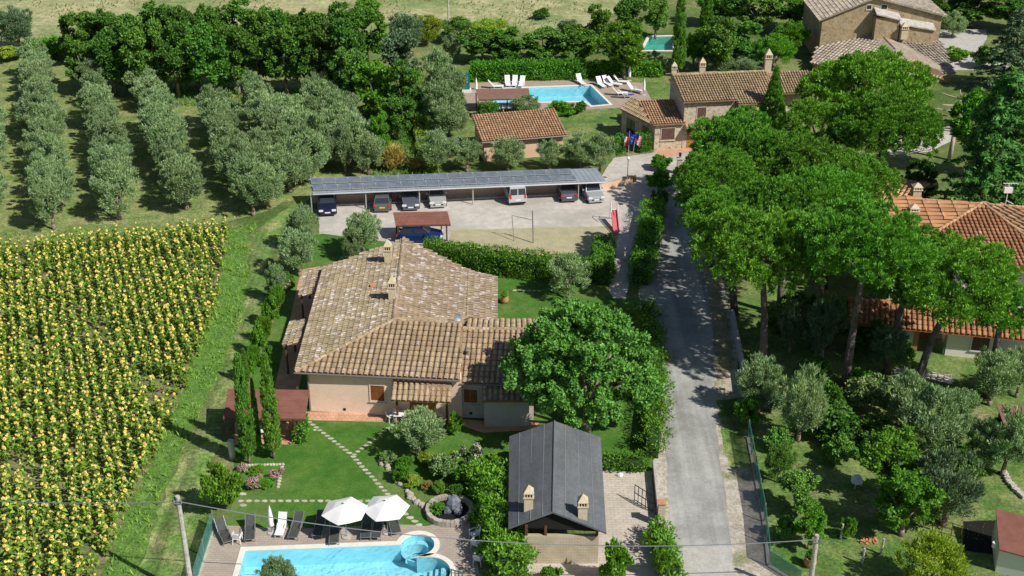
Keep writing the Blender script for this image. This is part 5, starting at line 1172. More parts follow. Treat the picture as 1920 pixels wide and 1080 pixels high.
# shrubs by the lawn, fountain and fences
for a in ((418, 965, 84, 858, 'round bright green bush at the left lawn corner, above the pool deck', 'bright'), (855, 815, 34, 772, 'bright little shrub right of the porch', 'bright'),
    (728, 868, 34, 844, 'small grey-green round shrub at the tip of the rockery', 'laurel'), (760, 880, 40, 852, 'green shrub behind the rockery tip', 'bright'), (832, 895, 70, 848, 'wide variegated laurel above the fountain', 'laurel'), (775, 912, 36, 890, 'yellow-green clipped shrub beside the low rock wall', 'lime'),
    (752, 905, 44, 866, 'low bright shrub along the rock wall', 'hedge'), (800, 918, 26, 900, 'small olive-brown shrub left of the fountain', 'golden'), (822, 926, 30, 900, 'small green shrub just above the fountain ring', 'bright'), (868, 908, 50, 872, 'dark green shrub between the laurel and the hedge', 'hedge'),
    (880, 878, 34, 852, 'rounded green shrub under the white flower spikes', 'dusty'), (905, 880, 36, 856, 'green shrub at the top of the bushy hedge', 'bright'), (800, 870, 40, 846, 'yellowish shrub below the wide olive', 'lime'), (858, 935, 34, 905, 'dark small shrub touching the fountain ring', 'broad'),
    (1240, 318, 50, 288, 'round clipped shrub above the parking exit', 'hedge'), (1238, 358, 56, 316, 'yellow tipped round shrub beside the gate post', 'hedge'), (1238, 392, 36, 350, 'dark shrub under the yellow tipped one', 'broad'),
    (1154, 1100, 66, 1010, 'upright bright bush at the bottom by the yard', 'bright'), (1035, 1100, 60, 1062, 'low bush top at the bottom edge before the hut', 'bright'), (1240, 1085, 44, 1010, 'bush on the wall between the yard and the road', 'bright'),
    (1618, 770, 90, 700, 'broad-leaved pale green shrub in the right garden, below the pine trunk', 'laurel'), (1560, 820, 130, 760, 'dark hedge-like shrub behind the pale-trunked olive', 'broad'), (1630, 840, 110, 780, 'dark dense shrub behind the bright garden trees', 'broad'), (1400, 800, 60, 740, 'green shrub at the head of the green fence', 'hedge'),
    (1450, 640, 70, 575, 'black-green shrub added to deepen the pine shade behind the thick trunk', 'broad'), (1560, 640, 90, 560, 'black-green shrub added to deepen the pine shade between the two front trunks', 'broad'), (1520, 722, 90, 665, 'low dark shrub added to deepen the shade before the olives under the pines', 'broad'), (1628, 660, 90, 590, 'black-green shrub added to deepen the pine shade beside the brick arch', 'broad'), (1490, 600, 80, 540, 'dark shrub added to deepen the shade beneath the large umbrella pine, right side', 'broad'),  # dark shrubs added to stand in for the deep shade of the pines
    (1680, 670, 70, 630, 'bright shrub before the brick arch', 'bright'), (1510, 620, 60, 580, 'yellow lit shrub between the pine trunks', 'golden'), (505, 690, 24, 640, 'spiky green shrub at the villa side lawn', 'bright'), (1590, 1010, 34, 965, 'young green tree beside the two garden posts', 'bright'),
    (1052, 214, 60, 188, 'flowering shrub bed at the front edge of the upper pool', 'hedge'), (1085, 212, 36, 186, 'taller shrub at the right end of the upper pool bed', 'broad'), (1180, 244, 30, 232, 'small shrub before the dark wing of the farmhouse', 'hedge'), (1905, 255, 60, 200, 'bright shrub right of the spruce', 'bright')): B_(*a[:4], a[4], a[5])
for i, (x, b, t_, w_) in enumerate(((538, 545, 505, 40), (524, 580, 520, 44), (510, 612, 545, 40), (498, 642, 572, 44), (488, 668, 600, 40), (478, 692, 628, 38), (470, 712, 650, 32))):
    B_(x, b, w_, t_, f'leafy green oleander, {ORD[i]} from the top in the loose row left of the villa', 'bright', 'reed' if i % 2 else 'bush')
# orchard trees in the right garden
for (k, x, b, w_, t_, lb, mt) in (('broad', 1660, 935, 130, 800, 'bright green plum tree in the middle of the right garden', 'bright'), ('broad', 1690, 1005, 130, 870, 'bright green fruit tree in front of the plum tree', 'bright'), ('olive', 1768, 985, 160, 850, 'blue-green broad fruit tree right of the bright trees', 'dusty'),
    ('olive', 1735, 1110, 150, 1010, 'yellow-fruited citrus bush at the bottom of the right garden', 'lime'), ('broad', 1495, 965, 90, 880, 'light airy tree beside the green fence', 'oak'), ('broad', 1515, 1030, 70, 940, 'bright young tree by the electricity pole', 'bright'), ('olive', 1458, 905, 66, 830, 'thin sparse tree leaning over the green fence', 'oak')):
    T(k, x, b, w_, t_, lb, 'fruit_tree', 'fruit tree', mt)
for a in ((1460, 845, 60, 800, 'low green bush by the green fence below the pale-trunked olive', 'oak'), (1575, 870, 70, 815, 'mid green bush at the edge of the shade in the right garden', 'oak'), (1610, 735, 70, 690, 'green bush beside the second pine trunk', 'hedge'), (1700, 765, 80, 715, 'green bush behind the dusky olives', 'oak'), (1812, 905, 70, 850, 'green bush between the broad fruit tree and the brown shed', 'broad'),
    (1880, 830, 70, 780, 'green bush in front of the brown shed', 'oak'), (1660, 860, 90, 800, 'dense green bush behind the plum tree', 'broad'), (1790, 880, 80, 820, 'dense dark bush behind the broad fruit tree', 'broad'), (1475, 1010, 50, 965, 'scruffy shrub low beside the green fence', 'oak'), (1900, 700, 60, 655, 'green climber against the white wall at the right edge', 'hedge'), (1548, 775, 80, 715, 'dark bush behind the pale-trunked olive, to its right', 'broad'), (1440, 770, 70, 710, 'dusty bush between the first two olives right of the fence', 'dusty')): B_(*a[:4], a[4], a[5])
# dead bare tree
g = G(1780, 300); dt = thing('dead_tree', 'bare bleached dead tree with broken branches, left of the spruce', 'dead tree', g); hh = Zat(g.y, 168)
m = MB(); m.path([(0, 0, -.1), (.05, 0, hh * .45), (-.1, 0, hh * .72), (.2, 0, hh * .86), (-.1, 0, hh)], [.26, .21, .16, .10, .04], 7); m.build('trunk', M['dead'], dt, smooth=True)
for k in range(13):
    z = hh * (.38 + .045 * k); s_ = -1 if k % 2 else 1; Lb = 2.6 * (1 - .045 * k) * (1.25 if s_ < 0 else .7)
    m = MB(); m.path([(0, 0, z), (s_ * Lb * .6, (k % 3 - 1) * .5, z + .15), (s_ * Lb, (k % 3 - 1) * .8, z + .05 + .3 * (k % 2))], [.10, .07, .035], 5); m.build('branch', M['dead'], dt)
# ------------------------------------------------------------------ vehicles
def paint(name, c): return mk(name, c, rough=.28, metal=.25, spec=.6)
M['head_lamp'] = mk('head_lamp', (.75, .78, .80), rough=.1, spec=.8); M['tail_lamp'] = mk('tail_lamp', (.55, .02, .02), rough=.2, spec=.6)
M['plate_w'] = mk('white_plate', (.8, .8, .8), rough=.5); M['plate_y'] = mk('yellow_plate', (.75, .55, .03), rough=.5); M['trim'] = mk('black_trim', (.02, .02, .02), rough=.5)
def car(label, px, py, col, rz, L_=4.2, W_=1.74, Hh=1.46, kind='hatch', rear=False, plate='plate_w', cat='car', name='parked_car', centre=False):
    """nose points to -Y in the car's own frame; the near end stands at that spot"""
    g = G(px, py); f = Vector((math.sin(rz), -math.cos(rz), 0)) * (-1 if rear else 1)
    near = Vector((0, -1, 0)); o = g if centre else g - (f * L_ / 2 if not rear else -(-f) * L_ / 2)
    if not centre: o = g + Vector((0, L_ / 2, 0))
    t = thing(name, label, cat, o, rz + (math.pi if rear else 0)); pm = paint(name + '_paint', col)
    h = L_ / 2; w = W_ / 2
    prof = {'hatch': [(-h, .32, .62, .80), (-h + .18, .22, .74, .93), (-h + .9, .2, .88, 1), (-h + 1.15, .2, .93, 1), (h - .7, .2, .97, 1), (h - .15, .24, .95, .93), (h, .34, .72, .84)],
            'sedan': [(-h, .32, .60, .80), (-h + .2, .22, .72, .93), (-h + 1.1, .2, .88, 1), (h - 1.1, .2, .94, 1), (h - .2, .22, .92, .93), (h, .34, .70, .84)],
            'van': [(-h, .34, .70, .84), (-h + .15, .24, .85, .94), (-h + .8, .2, 1.02, 1), (h - .1, .22, 1.08, 1), (h, .3, 1.05, .95)]}[kind]
    m = MB(); rings = []
    for y, zb, zt, q in prof:
        ww = w * q; rings.append([(-ww * .92, y, zb), (ww * .92, y, zb), (ww, y, zb + .14), (ww, y, zt - .14), (ww * .9, y, zt), (-ww * .9, y, zt), (-ww, y, zt - .14), (-ww, y, zb + .14)])
    P = [p for r_ in rings for p in r_]; n = 8
    fs = [(k * n + i, k * n + (i + 1) % n, (k + 1) * n + (i + 1) % n, (k + 1) * n + i) for k in range(len(rings) - 1) for i in range(n)]
    fs += [tuple(range(n - 1, -1, -1)), tuple((len(rings) - 1) * n + i for i in range(n))]; m.add(P, fs); m.build('body', pm, t)
    cb = {'hatch': (-h + 1.05, -h + 1.75, h - .55, h - .12), 'sedan': (-h + 1.2, -h + 1.9, h - 1.55, h - .8), 'van': (-h + .75, -h + 1.35, h - .12, h - .04)}[kind]
    zb_ = {'hatch': .88, 'sedan': .86, 'van': 1.0}[kind]; b0, b1, b2, b3 = cb; wb, wt = w * .93, w * (.74 if kind != 'van' else .84)
    bot = [(-wb, b0, zb_), (wb, b0, zb_), (wb, b3, zb_), (-wb, b3, zb_)]; top = [(-wt, b1, Hh), (wt, b1, Hh), (wt, b2, Hh), (-wt, b2, Hh)]
    m = MB(); m.hexa(bot, top); m.build('cabin', pm, t)
    def pane(nm, i0, i1, n_=1, lo=.12, hi=.86, i_=.06):
        A0, B0, A1, B1 = Vector(bot[i0]), Vector(bot[i1]), Vector(top[i0]), Vector(top[i1]); nn = (B0 - A0).cross(A1 - A0).normalized()
        for k in range(n_):
            u0, u1 = k / n_ + i_ / n_ + (.0), (k + 1) / n_ - i_ / n_
            q = [A0.lerp(B0, u0).lerp(A1.lerp(B1, u0), lo), A0.lerp(B0, u1).lerp(A1.lerp(B1, u1), lo), A0.lerp(B0, u1).lerp(A1.lerp(B1, u1), hi), A0.lerp(B0, u0).lerp(A1.lerp(B1, u0), hi)]
            m = MB(); m.hexa([p - nn * .01 for p in q], [p + nn * .012 for p in q]); m.build(nm, M['glass'], t)
    pane('windshield', 0, 1); pane('rear_window', 2, 3, 2 if kind == 'van' else 1); pane('side_window', 1, 2, 2 if kind != 'van' else 1); pane('side_window', 3, 0, 2 if kind != 'van' else 1)
    for sx in (-1, 1):
        for y in (-h + .78, h - .75):
            m = MB(); m.tube((sx * (w - .2), y, .31), (sx * (w + .012), y, .31), .31, .31, 14); wh = m.build('wheel', M['tyre'], t)
            m = MB(); m.tube((sx * (w - .0), y, .31), (sx * (w + .03), y, .31), .19, .17, 10); m.build('rim', M['rim'], wh)
        m = MB(); m.box((sx * (w * .70), -h + .05, .56), (.40, .14, .16)); m.build('headlight', M['head_lamp'], t)
        m = MB(); zt_ = .68 if kind != 'van' else .75; m.box((sx * (w * .80), h - .03, zt_), (.24 if kind != 'van' else .16, .12, .20 if kind != 'van' else .42)); m.build('tail_light', M['tail_lamp'], t)
        m = MB(); m.box((sx * (w + .08), b0 + .45, zb_ + .02), (.18, .1, .14)); m.build('mirror', pm, t)
    m = MB(); m.box((0, -h - .005, .34), (W_ * .55, .06, .16)); m.build('grille', M['trim'], t)
    m = MB(); m.box((0, -h - .03, .40), (.52, .03, .11)); m.build('number_plate', M['plate_w'], t)
    m = MB(); m.box((0, h + .0, .52), (.52, .06, .12)); m.build('number_plate', M[plate], t)
    for y, sg in ((-h, -1), (h, 1)):
        m = MB(); m.box((0, y + sg * -.04, .22), (W_ * .86, .16, .16)); m.build('bumper', M['trim'] if kind == 'van' else pm, t)
    return t
car('dark navy hatchback parked nose out at the left end of the carport', 609, 407, (.015, .02, .06), math.radians(8))
car('dark green-grey estate car with red tail lights and a yellow plate, second in the carport', 714, 400, (.12, .13, .12), math.radians(4), 4.3, kind='hatch', rear=True, plate='plate_y')
car('dark grey saloon parked nose out behind the red shingle canopy', 766, 397, (.12, .13, .17), math.radians(6), 4.4, kind='sedan')
car('silver saloon parked nose out right of the dark grey one', 816, 392, (.46, .47, .48), math.radians(8), 4.3, kind='sedan')
car('white delivery van with two rear windows, parked alone in the middle of the carport', 964, 386, (.60, .62, .64), math.radians(10), 4.3, 1.78, 1.85, 'van', True, cat='van', name='parked_van')
car('dark grey saloon seen from behind, beside the silver people carrier', 1063, 381, (.10, .10, .13), math.radians(6), 4.3, kind='sedan', rear=True)
car('silver people carrier parked nose out at the right end of the carport', 1110, 383, (.40, .43, .44), math.radians(12), 4.3, 1.76, 1.62, 'hatch')
car('royal blue car parked sideways under the red shingle canopy', 788, 450, (.01, .03, .14), math.radians(88), 4.1, centre=True)

# ------------------------------------------------------------------ pool furniture
def make_lounger(mat, fm, name='sun_lounger', back=.55, label='', group=None):
    t = thing(name, label, 'sun lounger', (0, 0, 0), 0, group)         # head at +Y
    m = MB()
    for sx in (-.30, .30): m.path([(sx, -.95, .32), (sx, .35, .32)], .025, 5)
    for y in (-.95, .35): m.path([(-.30, y, .32), (.30, y, .32)], .02, 5)
    m.build('frame', fm, t)
    m = MB(); m.slab([(-.28, -.95, .345), (.28, -.95, .345), (.28, .3, .345), (-.28, .3, .345)], .03); m.build('seat', mat, t)
    m = MB(); z1 = .345 + back * .95; m.slab([(-.28, .3, .355), (.28, .3, .355), (.28, .3 + .65, z1), (-.28, .95, z1)], .03); m.build('backrest', mat, t)
    for sx in (-.30, .30):
        m = MB(); m.path([(sx, .3, .34), (sx, .97, z1 + .02)], .02, 5); m.build('back_frame', fm, t)
        for y in (-.85, .25): m = MB(); m.tube((sx, y, 0), (sx, y, .32), .025, .025, 6); m.build('leg', fm, t)
        m = MB(); m.path([(sx, -.1, .5), (sx, .32, .52)], .025, 5); m.path([(sx, -.1, .32), (sx, -.1, .5)], .02, 5); m.build('armrest', fm, t)
    return t
def make_chair(label, mat=None, group=None, name='plastic_chair'):
    mat = mat or M['white']; t = thing(name, label, 'chair', (0, 0, 0), 0, group)          # faces -Y
    m = MB(); m.slab([(-.24, -.24, .44), (.24, -.24, .44), (.22, .22, .42), (-.22, .22, .42)], .04); m.build('seat', mat, t)
    m = MB(); m.slab([(-.24, .2, .44), (.24, .2, .44), (.22, .36, .86), (.12, .38, .92), (-.12, .38, .92), (-.22, .36, .86)], .05); m.build('backrest', mat, t)
    for sx in (-1, 1):
        for y in (-.22, .22): m = MB(); m.tube((sx * .26, y * 1.1, 0), (sx * .22, y, .42), .025, .03, 6); m.build('leg', mat, t)
        m = MB(); m.box((sx * .27, -.02, .63), (.06, .46, .03)); m.box((sx * .27, -.22, .42), (.05, .04, .21)); m.build('armrest', mat, t)
    return t
lg = None
for x, y, rz, lb in ((421, 1018, 28, 'dark sun lounger nearest the green net fence'), (470, 1012, 8, 'dark sun lounger beyond the white chair by the fence'), (556, 1008, -6, 'dark sun lounger right of the white lounger chair'), (600, 1005, -4, 'dark sun lounger in the umbrella shade on the left'),
    (628, 1018, 4, 'dark sun lounger pulled closest to the pool, under the left umbrella'), (688, 1008, 0, 'dark sun lounger left of the right umbrella pole'), (709, 1008, -4, 'dark sun lounger directly beneath the right umbrella'), (739, 1000, 14, 'dark sun lounger at the right end of the row')):
    g = G(x, y - 10); g.z = .035
    if lg is None: lg = make_lounger(M['sling'], M['frame_grey'], label=lb, group='dark loungers along the pool'); lg.location = g; lg.rotation_euler = (0, 0, math.radians(rz))
    else: dup(lg, g, math.radians(rz), lb)
ch = make_chair('white plastic chair between the first two dark loungers'); ch.location = G(446, 1018) + UZ * .035; ch.rotation_euler = (0, 0, math.radians(175))
for x, y, z, rz, lb in ((890, 1012, .035, -60, 'white plastic chair at the hedge, farthest of the three by the pool'), (893, 1030, .035, 150, 'white plastic chair at the hedge, middle of the three by the pool'), (897, 1058, .035, 160, 'white plastic chair at the hedge, nearest of the three by the pool'),
    (733, 790, .03, -60, 'white plastic chair at the left end of the porch table'), (757, 780, .03, 5, 'white plastic chair behind the porch table'), (826, 786, .03, 70, 'white plastic chair at the right porch post'),
    (940, 210, .03, 20, 'white chair under the brown pool canopy'), (965, 212, .03, -80, 'white chair at the right of the canopy table'), (505, 812, .03, 30, 'white chair under the red pergola')):
    g = G(x, y); g.z = z; dup(ch, g, math.radians(rz), lb)
wl_g = make_lounger(M['white'], M['white'], label='white lounger chair beside the closed umbrella at the large pool', back=.75); wl_g.scale = (.85, .75, .95); wl_g.location = G(528, 998) + UZ * .035; wl_g.rotation_euler = (0, 0, math.radians(-4))
for x, y, rz, lb in ((952, 158, 5, 'white lounger, left of the three at the upper pool hedge'), (965, 158, -4, 'white lounger, middle of the three at the upper pool hedge'), (978, 159, -10, 'white lounger, right of the three at the upper pool hedge'), (930, 163, 95, 'flat white lounger behind the brown pool canopy'),
    (1089, 155, 20, 'white lounger standing alone at the far edge of the upper pool'), (1127, 160, 22, 'shaded white lounger right of the upper pool'), (1139, 158, 25, 'white lounger at the right of the upper pool, next to the shaded one'), (1152, 158, 60, 'white lounger turned sideways under the forked tree'), (1164, 154, 80, 'white lounger under the forked tree, near the closed umbrella'),
    (1162, 176, 95, 'white lounger left of the blue towel one'), (1174, 181, 100, 'lounger covered with a blue towel at the upper pool corner'), (1190, 170, 60, 'white lounger at the right corner of the upper deck')):
    g = G(x, y + 3); g.z = .03; c_ = dup(wl_g, g, math.radians(rz), lb); c_.scale = (1, 1, 1)
    if 'blue' in lb: tw = MB(); 
tw = MB(); tw.slab([(-.3, -.95, .37), (.3, -.95, .37), (.3, .28, .37), (-.3, .28, .37)], .02); o = tw.build('blue_towel', M['blue_cloth']); tag(o, 'blue towel spread over a white lounger at the upper pool', 'towel'); g = G(1174, 184); o.location = (g.x, g.y, .035); o.rotation_euler = (0, 0, math.radians(100))
def umbrella(label, x, y, ztop, R, rz, z0=.035):
    g = G(x, y); g.z = z0; t = thing('parasol', label, 'parasol', g, rz); m = MB(); n = 6
    P = [(0, 0, ztop)]
    for ring, (rr, dz) in enumerate(((.5, .20), (1.0, .52))):
        for i in range(12):
            a = math.pi * i / 6; k = (1.0 if i % 2 == 0 else .875) ; P.append((R * rr * k * math.cos(a), R * rr * k * math.sin(a), ztop - dz - (.03 if i % 2 else 0) * ring))
    f = [(0, 1 + i, 1 + (i + 1) % 12) for i in range(12)] + [(1 + i, 13 + i, 13 + (i + 1) % 12, 1 + (i + 1) % 12) for i in range(12)]
    b = len(P); P2 = P + [(p[0], p[1], p[2] - .012) for p in P]; f2 = f + [tuple(b + q for q in reversed(ff)) for ff in f]; f2 += [(13 + i, b + 13 + i, b + 13 + (i + 1) % 12, 13 + (i + 1) % 12) for i in range(12)]
    m.add(P2, f2); m.build('canopy', M['canvas'], t)
    m = MB(); m.tube((0, 0, 0), (0, 0, ztop + .08), .028, .028, 8); m.build('pole', M['frame_grey'], t)
    m = MB(); m.lathe([(0, 0), (.30, 0), (.30, .06), (.06, .09), (0, .09)], n=14); m.build('base', M['concrete'], t)
    for i in range(6):
        a = math.pi * i / 3; m = MB(); m.path([(0, 0, ztop - .12), (R * math.cos(a) * .97, R * math.sin(a) * .97, ztop - .56)], .012, 4); m.build('rib', M['frame_grey'], t)
    m = MB(); m.lathe([(0, .16), (.05, .14), (.06, .06), (0, .04)], (0, 0, ztop), 8); m.build('finial', M['canvas'], t)
umbrella('open white parasol, the left one of the two over the dark loungers', 650, 1008, 2.55, 1.45, .35); umbrella('open white parasol, the right one of the two over the dark loungers', 727, 1000, 2.45, 1.45, .15)
def closed(label, x, y, h, z0=.035):
    g = G(x, y); g.z = z0; t = thing('closed_parasol', label, 'parasol', g); m = MB(); m.lathe([(.02, h), (.10, h - .35), (.17, h - .9), (.15, h - 1.35), (.20, h - 1.5), (.05, h - 1.52)], n=10); m.build('folded_canopy', M['canvas'], t, smooth=True)
    m = MB(); m.tube((0, 0, 0), (0, 0, h + .06), .025, .025, 8); m.build('pole', M['frame_grey'], t); m = MB(); m.lathe([(0, 0), (.28, 0), (.28, .06), (.05, .08), (0, .08)], n=14); m.build('base', M['concrete'], t)
closed('closed white parasol beside the white lounger chair at the large pool', 510, 1000, 2.1); closed('closed white parasol under the forked tree at the upper pool', 1180, 152, 2.0); closed('closed white parasol on the lawn right of the upper pool deck', 1207, 178, 2.1, 0); closed('short closed white parasol left of the brown pool canopy', 893, 168, 1.5)
def table(label, x, y, w_, d_, z0=.03, rz=0):
    g = G(x, y); g.z = z0; t = thing('garden_table', label, 'table', g, rz); m = MB(); m.box((0, 0, .70), (w_, d_, .04)); m.build('tabletop', M['white'], t)
    for sx in (-1, 1):
        for sy in (-1, 1): m = MB(); m.box((sx * w_ * .4, sy * d_ * .38, 0), (.06, .06, .70)); m.build('leg', M['white'], t)
table('long white table standing under the tiled porch', 762, 792, 1.7, .8); table('white table beneath the brown pool canopy', 953, 212, 1.4, .8); table('white table under the red pergola behind the cypresses', 488, 822, 1.2, .8)
# pool ladder rails in teal
g = Vector((sc2.x + 1.5, sc2.y - .6, DZ)); t = thing('pool_handrail', 'short teal barrier rail at the stair bay of the large pool', 'handrail', g)
for k in range(4): m = MB(); m.tube((k * .22, -.1 * k, 0), (k * .22, -.1 * k, .75), .04, .04, 6); m.build('post', M['teal'], t)
m = MB(); m.path([(0, 0, .72), (.66, -.3, .72)], .035, 6); m.build('rail', M['teal'], t)
g = G(875, 172); t = thing('pool_shower', 'dark teal shower column with a white base at the upper pool', 'shower', g)
m = MB(); m.box((0, 0, .35), (.75, .5, 2.0)); m.build('column', M['teal'], t); m = MB(); m.box((0, 0, 0), (1.1, .9, .35)); m.build('base', M['white'], t); m = MB()
for k in range(4): m.tube((-.3 + .2 * k, 0, 2.35), (-.3 + .2 * k, 0, 2.5), .03, .03, 5)
m.build('top_rail', M['teal'], t)

# ------------------------------------------------------------------ fountain ring, rocks, bed, stepping stones
g = G(843, 962); R_ = 1.52; ft = thing('round_fountain', 'round stone fountain ring with grey rocks and plants inside, at the pool corner', 'fountain', g)
for k in range(34):
    a0_, a1_ = 2 * math.pi * k / 34, 2 * math.pi * (k + .93) / 34; rk = random.Random(k); ro = R_ * rk.uniform(.985, 1.02); ri = R_ - .27; hh_ = .42 + rk.uniform(-.02, .02)
    q = [(ri * math.cos(a0_), ri * math.sin(a0_)), (ro * math.cos(a0_), ro * math.sin(a0_)), (ro * math.cos(a1_), ro * math.sin(a1_)), (ri * math.cos(a1_), ri * math.sin(a1_))]
    m = MB(); m.hexa([(x, y, 0) for x, y in q], [(x, y, hh_) for x, y in q]); m.build('stone', M['rock'], ft)
m = MB(); m.lathe([(0, .12), (R_ - .2, .12)], n=24); m.build('fountain_water', M['black'], ft)
rk = random.Random(5)
for k, (x, y, r_) in enumerate(((.05, .25, .45), (.45, .15, .4), (.3, .5, .35), (-.1, -.1, .3), (.5, -.2, .28), (.2, .2, .5))):
    m = MB(); m.lump((x, y, .3 + (.35 if k == 5 else 0)), r_, (1, 1, 1.1), rk); m.build('rock', M['rock_dark'], ft)
plant('bush', (g.x - .75, g.y - .1, 0), 1.2, 1.0, 'fern', 'bright fern growing in the left half of the fountain ring', 'plant', None, M['bright'])
rw = thing('rockery_edge', 'row of grey rocks edging the shrub bed along the lawn', 'rock edging', G(720, 868))
pts = [G(x, y) for x, y in ((714, 868), (728, 880), (745, 900), (756, 915), (772, 934), (788, 950), (800, 960))]; o0 = G(720, 868)
for i in range(len(pts) - 1):
    for k in range(3):
        p = pts[i].lerp(pts[i + 1], k / 3) - o0; m = MB(); m.lump((p.x + rk.uniform(-.12, .12), p.y + rk.uniform(-.12, .12), .08), rk.uniform(.15, .32), (1, 1, .8), rk); m.build('rock', M['rock'], rw)
sp = thing('stepping_path', None, None, G(580, 792)); sp['kind'] = 'structure'; o0 = G(580, 792)
def steps(a, b, n, s_=.42, skip=()):
    for k in range(n):
        if k in skip: continue
        p = a.lerp(b, k / max(1, n - 1)) - o0; a_ = rk.uniform(0, 1.5); q = []
        for i in range(7): an = a_ + i * .9 + rk.uniform(-.2, .2); q.append((p.x + s_ * .5 * rk.uniform(.8, 1.1) * math.cos(an), p.y + s_ * .62 * .5 * rk.uniform(.85, 1.1) * math.sin(an)))
        q.sort(key=lambda c: math.atan2(c[1] - p.y, c[0] - p.x)); m = MB(); m.prism(q, .0, .05); m.build('stepping_stone', M['stepstone'], sp)
steps(G(580, 792), G(655, 850), 12); steps(G(662, 857), G(733, 934), 13); steps(G(752, 958), G(786, 985), 5, .5); steps(G(735, 798), G(664, 853), 11, .36, (4,)); steps(G(452, 940), G(690, 940), 17, .42); steps(G(456, 927), G(462, 928), 1, .5); steps(G(456, 948), G(458, 948), 1, .5); steps(G(576, 806), G(590, 807), 2, .3)
steps(G(965, 545), G(1010, 546), 6, .4)
# flower bed with pink oleander and stone edging
g = G(490, 905); fb = thing('flower_bed_edging', 'stone edging around the pink flower bed on the lawn', 'bed edging', g)
for a, b, n in ((G(462, 874), G(530, 872), 12), (G(530, 872), G(520, 920), 9)):
    for k in range(n): p = a.lerp(b, k / n) - g; m = MB(); m.lump((p.x, p.y, .06), .13, (1.1, .9, .8), rk); m.build('stone', M['stepstone'], fb)
def flowering(px, base, wpx, top, label, leafm, flm, fn=160, sz=.10):
    t = veg('bush', px, base, wpx, top, 'flowering_shrub', label, 'flowering shrub', None, M[leafm]); r = np.random.default_rng(int(px)); c = on_dome(fn, r, .92, .92, .85, .85, -.2, .1)
    n_ = unit(c - np.array([0, 0, .6])); D = unit(r.normal(size=c.shape)); V, Q = leafquads(np.repeat(c, 3, 0) + r.normal(size=(fn * 3, 3)) * .05, unit(r.normal(size=(fn * 3, 3))), np.repeat(n_, 3, 0), sz * 1.2, sz)
    link('blossom', np_mesh('blossom', V, Q, M[flm]), t)
for a in ((476, 918, 30, 893, 'pink oleander at the front of the flower bed'), (456, 886, 24, 868, 'pink flowering shrub at the foot of the left cypress'), (514, 900, 24, 880, 'bright pink flowers at the right edge of the bed'), (528, 892, 16, 874, 'small pink shrub against the bed edging'), (487, 900, 16, 888, 'single pink bloom in the middle of the bed')): flowering(*a, 'hedge', 'pink')
for a in ((495, 912, 40, 898, 'low green plants at the front right of the flower bed', 'hedge'), (482, 888, 40, 872, 'low green plants at the back of the flower bed', 'bright')): B_(*a[:4], a[4], a[5])
flowering(530, 548, 40, 508, 'tall pale pink oleander at the lawn edge left of the villa', 'oak', 'pink', 60); flowering(893, 862, 26, 828, 'plant with tall white flower spikes below the bay wall', 'dusty', 'cream', 60, .14); flowering(868, 858, 18, 834, 'small plant with a white spike left of the tall white spikes', 'dusty', 'cream', 40)
# ------------------------------------------------------------------ fences, poles, wires
def net_fence(px, h, label, posts_every=2.2, base=True, name='net_fence'):
    P = [G(x, y) for x, y in px]; t = thing(name, label, 'fence', P[0]); o0 = P[0]
    for i in range(len(P) - 1):
        a, b = P[i] - o0, P[i + 1] - o0; n = max(1, round((b - a).length / posts_every)); d = (b - a).normalized(); s_ = Vector((d.y, -d.x, 0)) * .02
        for k in range(n):
            p, q = a.lerp(b, k / n), a.lerp(b, (k + 1) / n); m = MB(); m.hexa([p - s_ + UZ * .12, q - s_ + UZ * .12, q + s_ + UZ * .12, p + s_ + UZ * .12], [v + UZ * h for v in (p - s_, q - s_, q + s_, p + s_)]); m.build('net_panel', M['green_net'], t)
            m = MB(); m.tube((p.x, p.y, 0), (p.x, p.y, h + .08), .04, .04, 6); m.build('post', M['frame_grey'], t)
        if base: m = MB(); q = [a - s_ * 5, b - s_ * 5, b + s_ * 5, a + s_ * 5]; m.hexa(q, [v + UZ * .14 for v in q]); m.build('plinth', M['concrete'], t)
    return t
net_fence([(1402, 822), (1415, 890), (1432, 980), (1441, 1062)], 1.45, 'long green net fence between the road verge and the right garden')
net_fence([(1441, 1062), (1500, 1100)], 1.2, 'short net fence turning right at the corner of the garden')
f2_ = [G(403, 985), G(370, 1085)]
net_fence([(401, 990), (383, 1045), (366, 1100)], 1.3, 'green net fence along the left side of the pool deck')
w_ = [G(1372, 600), G(1392, 700), G(1402, 782)]; rw2 = thing('roadside_wall', 'low pale wall in deep shade between the road and the pine trunks', 'wall', w_[0])
for a, b in zip(w_, w_[1:]):
    d = (b - a).normalized(); k = Vector((-d.y, d.x, 0)) * .12; q = [a - k, b - k, b + k, a + k]; m = MB(); m.hexa([p - UZ * .02 for p in q], [p + UZ * .95 for p in q]); m.build('wall_section', M['concrete'], rw2, True)
yw = thing('yard_wall', 'low pale wall with a brick gate pillar between the yard and the road', 'wall', G(1228, 880)); pw = [G(1226, 880), G(1234, 960), G(1246, 1095)]
for a, b in zip(pw, pw[1:]):
    d = (b - a).normalized(); k = Vector((-d.y, d.x, 0)) * .1; q = [a - k, b - k, b + k, a + k]; m = MB(); m.hexa([p - UZ * .02 for p in q], [p + UZ * .7 for p in q]); m.build('wall_section', M['concrete'], yw, True)
p = G(1238, 985); m = MB(); m.box((p.x, p.y, 0), (.42, .42, 1.75)); m.build('pillar', M['brickwall'], yw, True); m = MB(); m.box((p.x, p.y, 1.752), (.52, .52, .08)); m.build('pillar_cap', M['terrapot'], yw, True)
gt = thing('sliding_gate', 'dark metal gate standing open at the yard beside the road', 'gate', G(1190, 938)); a, b = G(1189, 940) , G(1224, 962)
m = MB(); d = (b - a)
for z in (.15, .7, 1.3): m.path([a + UZ * z, b + UZ * z], .03, 5)
m.build('rail', M['trim'], gt, True)
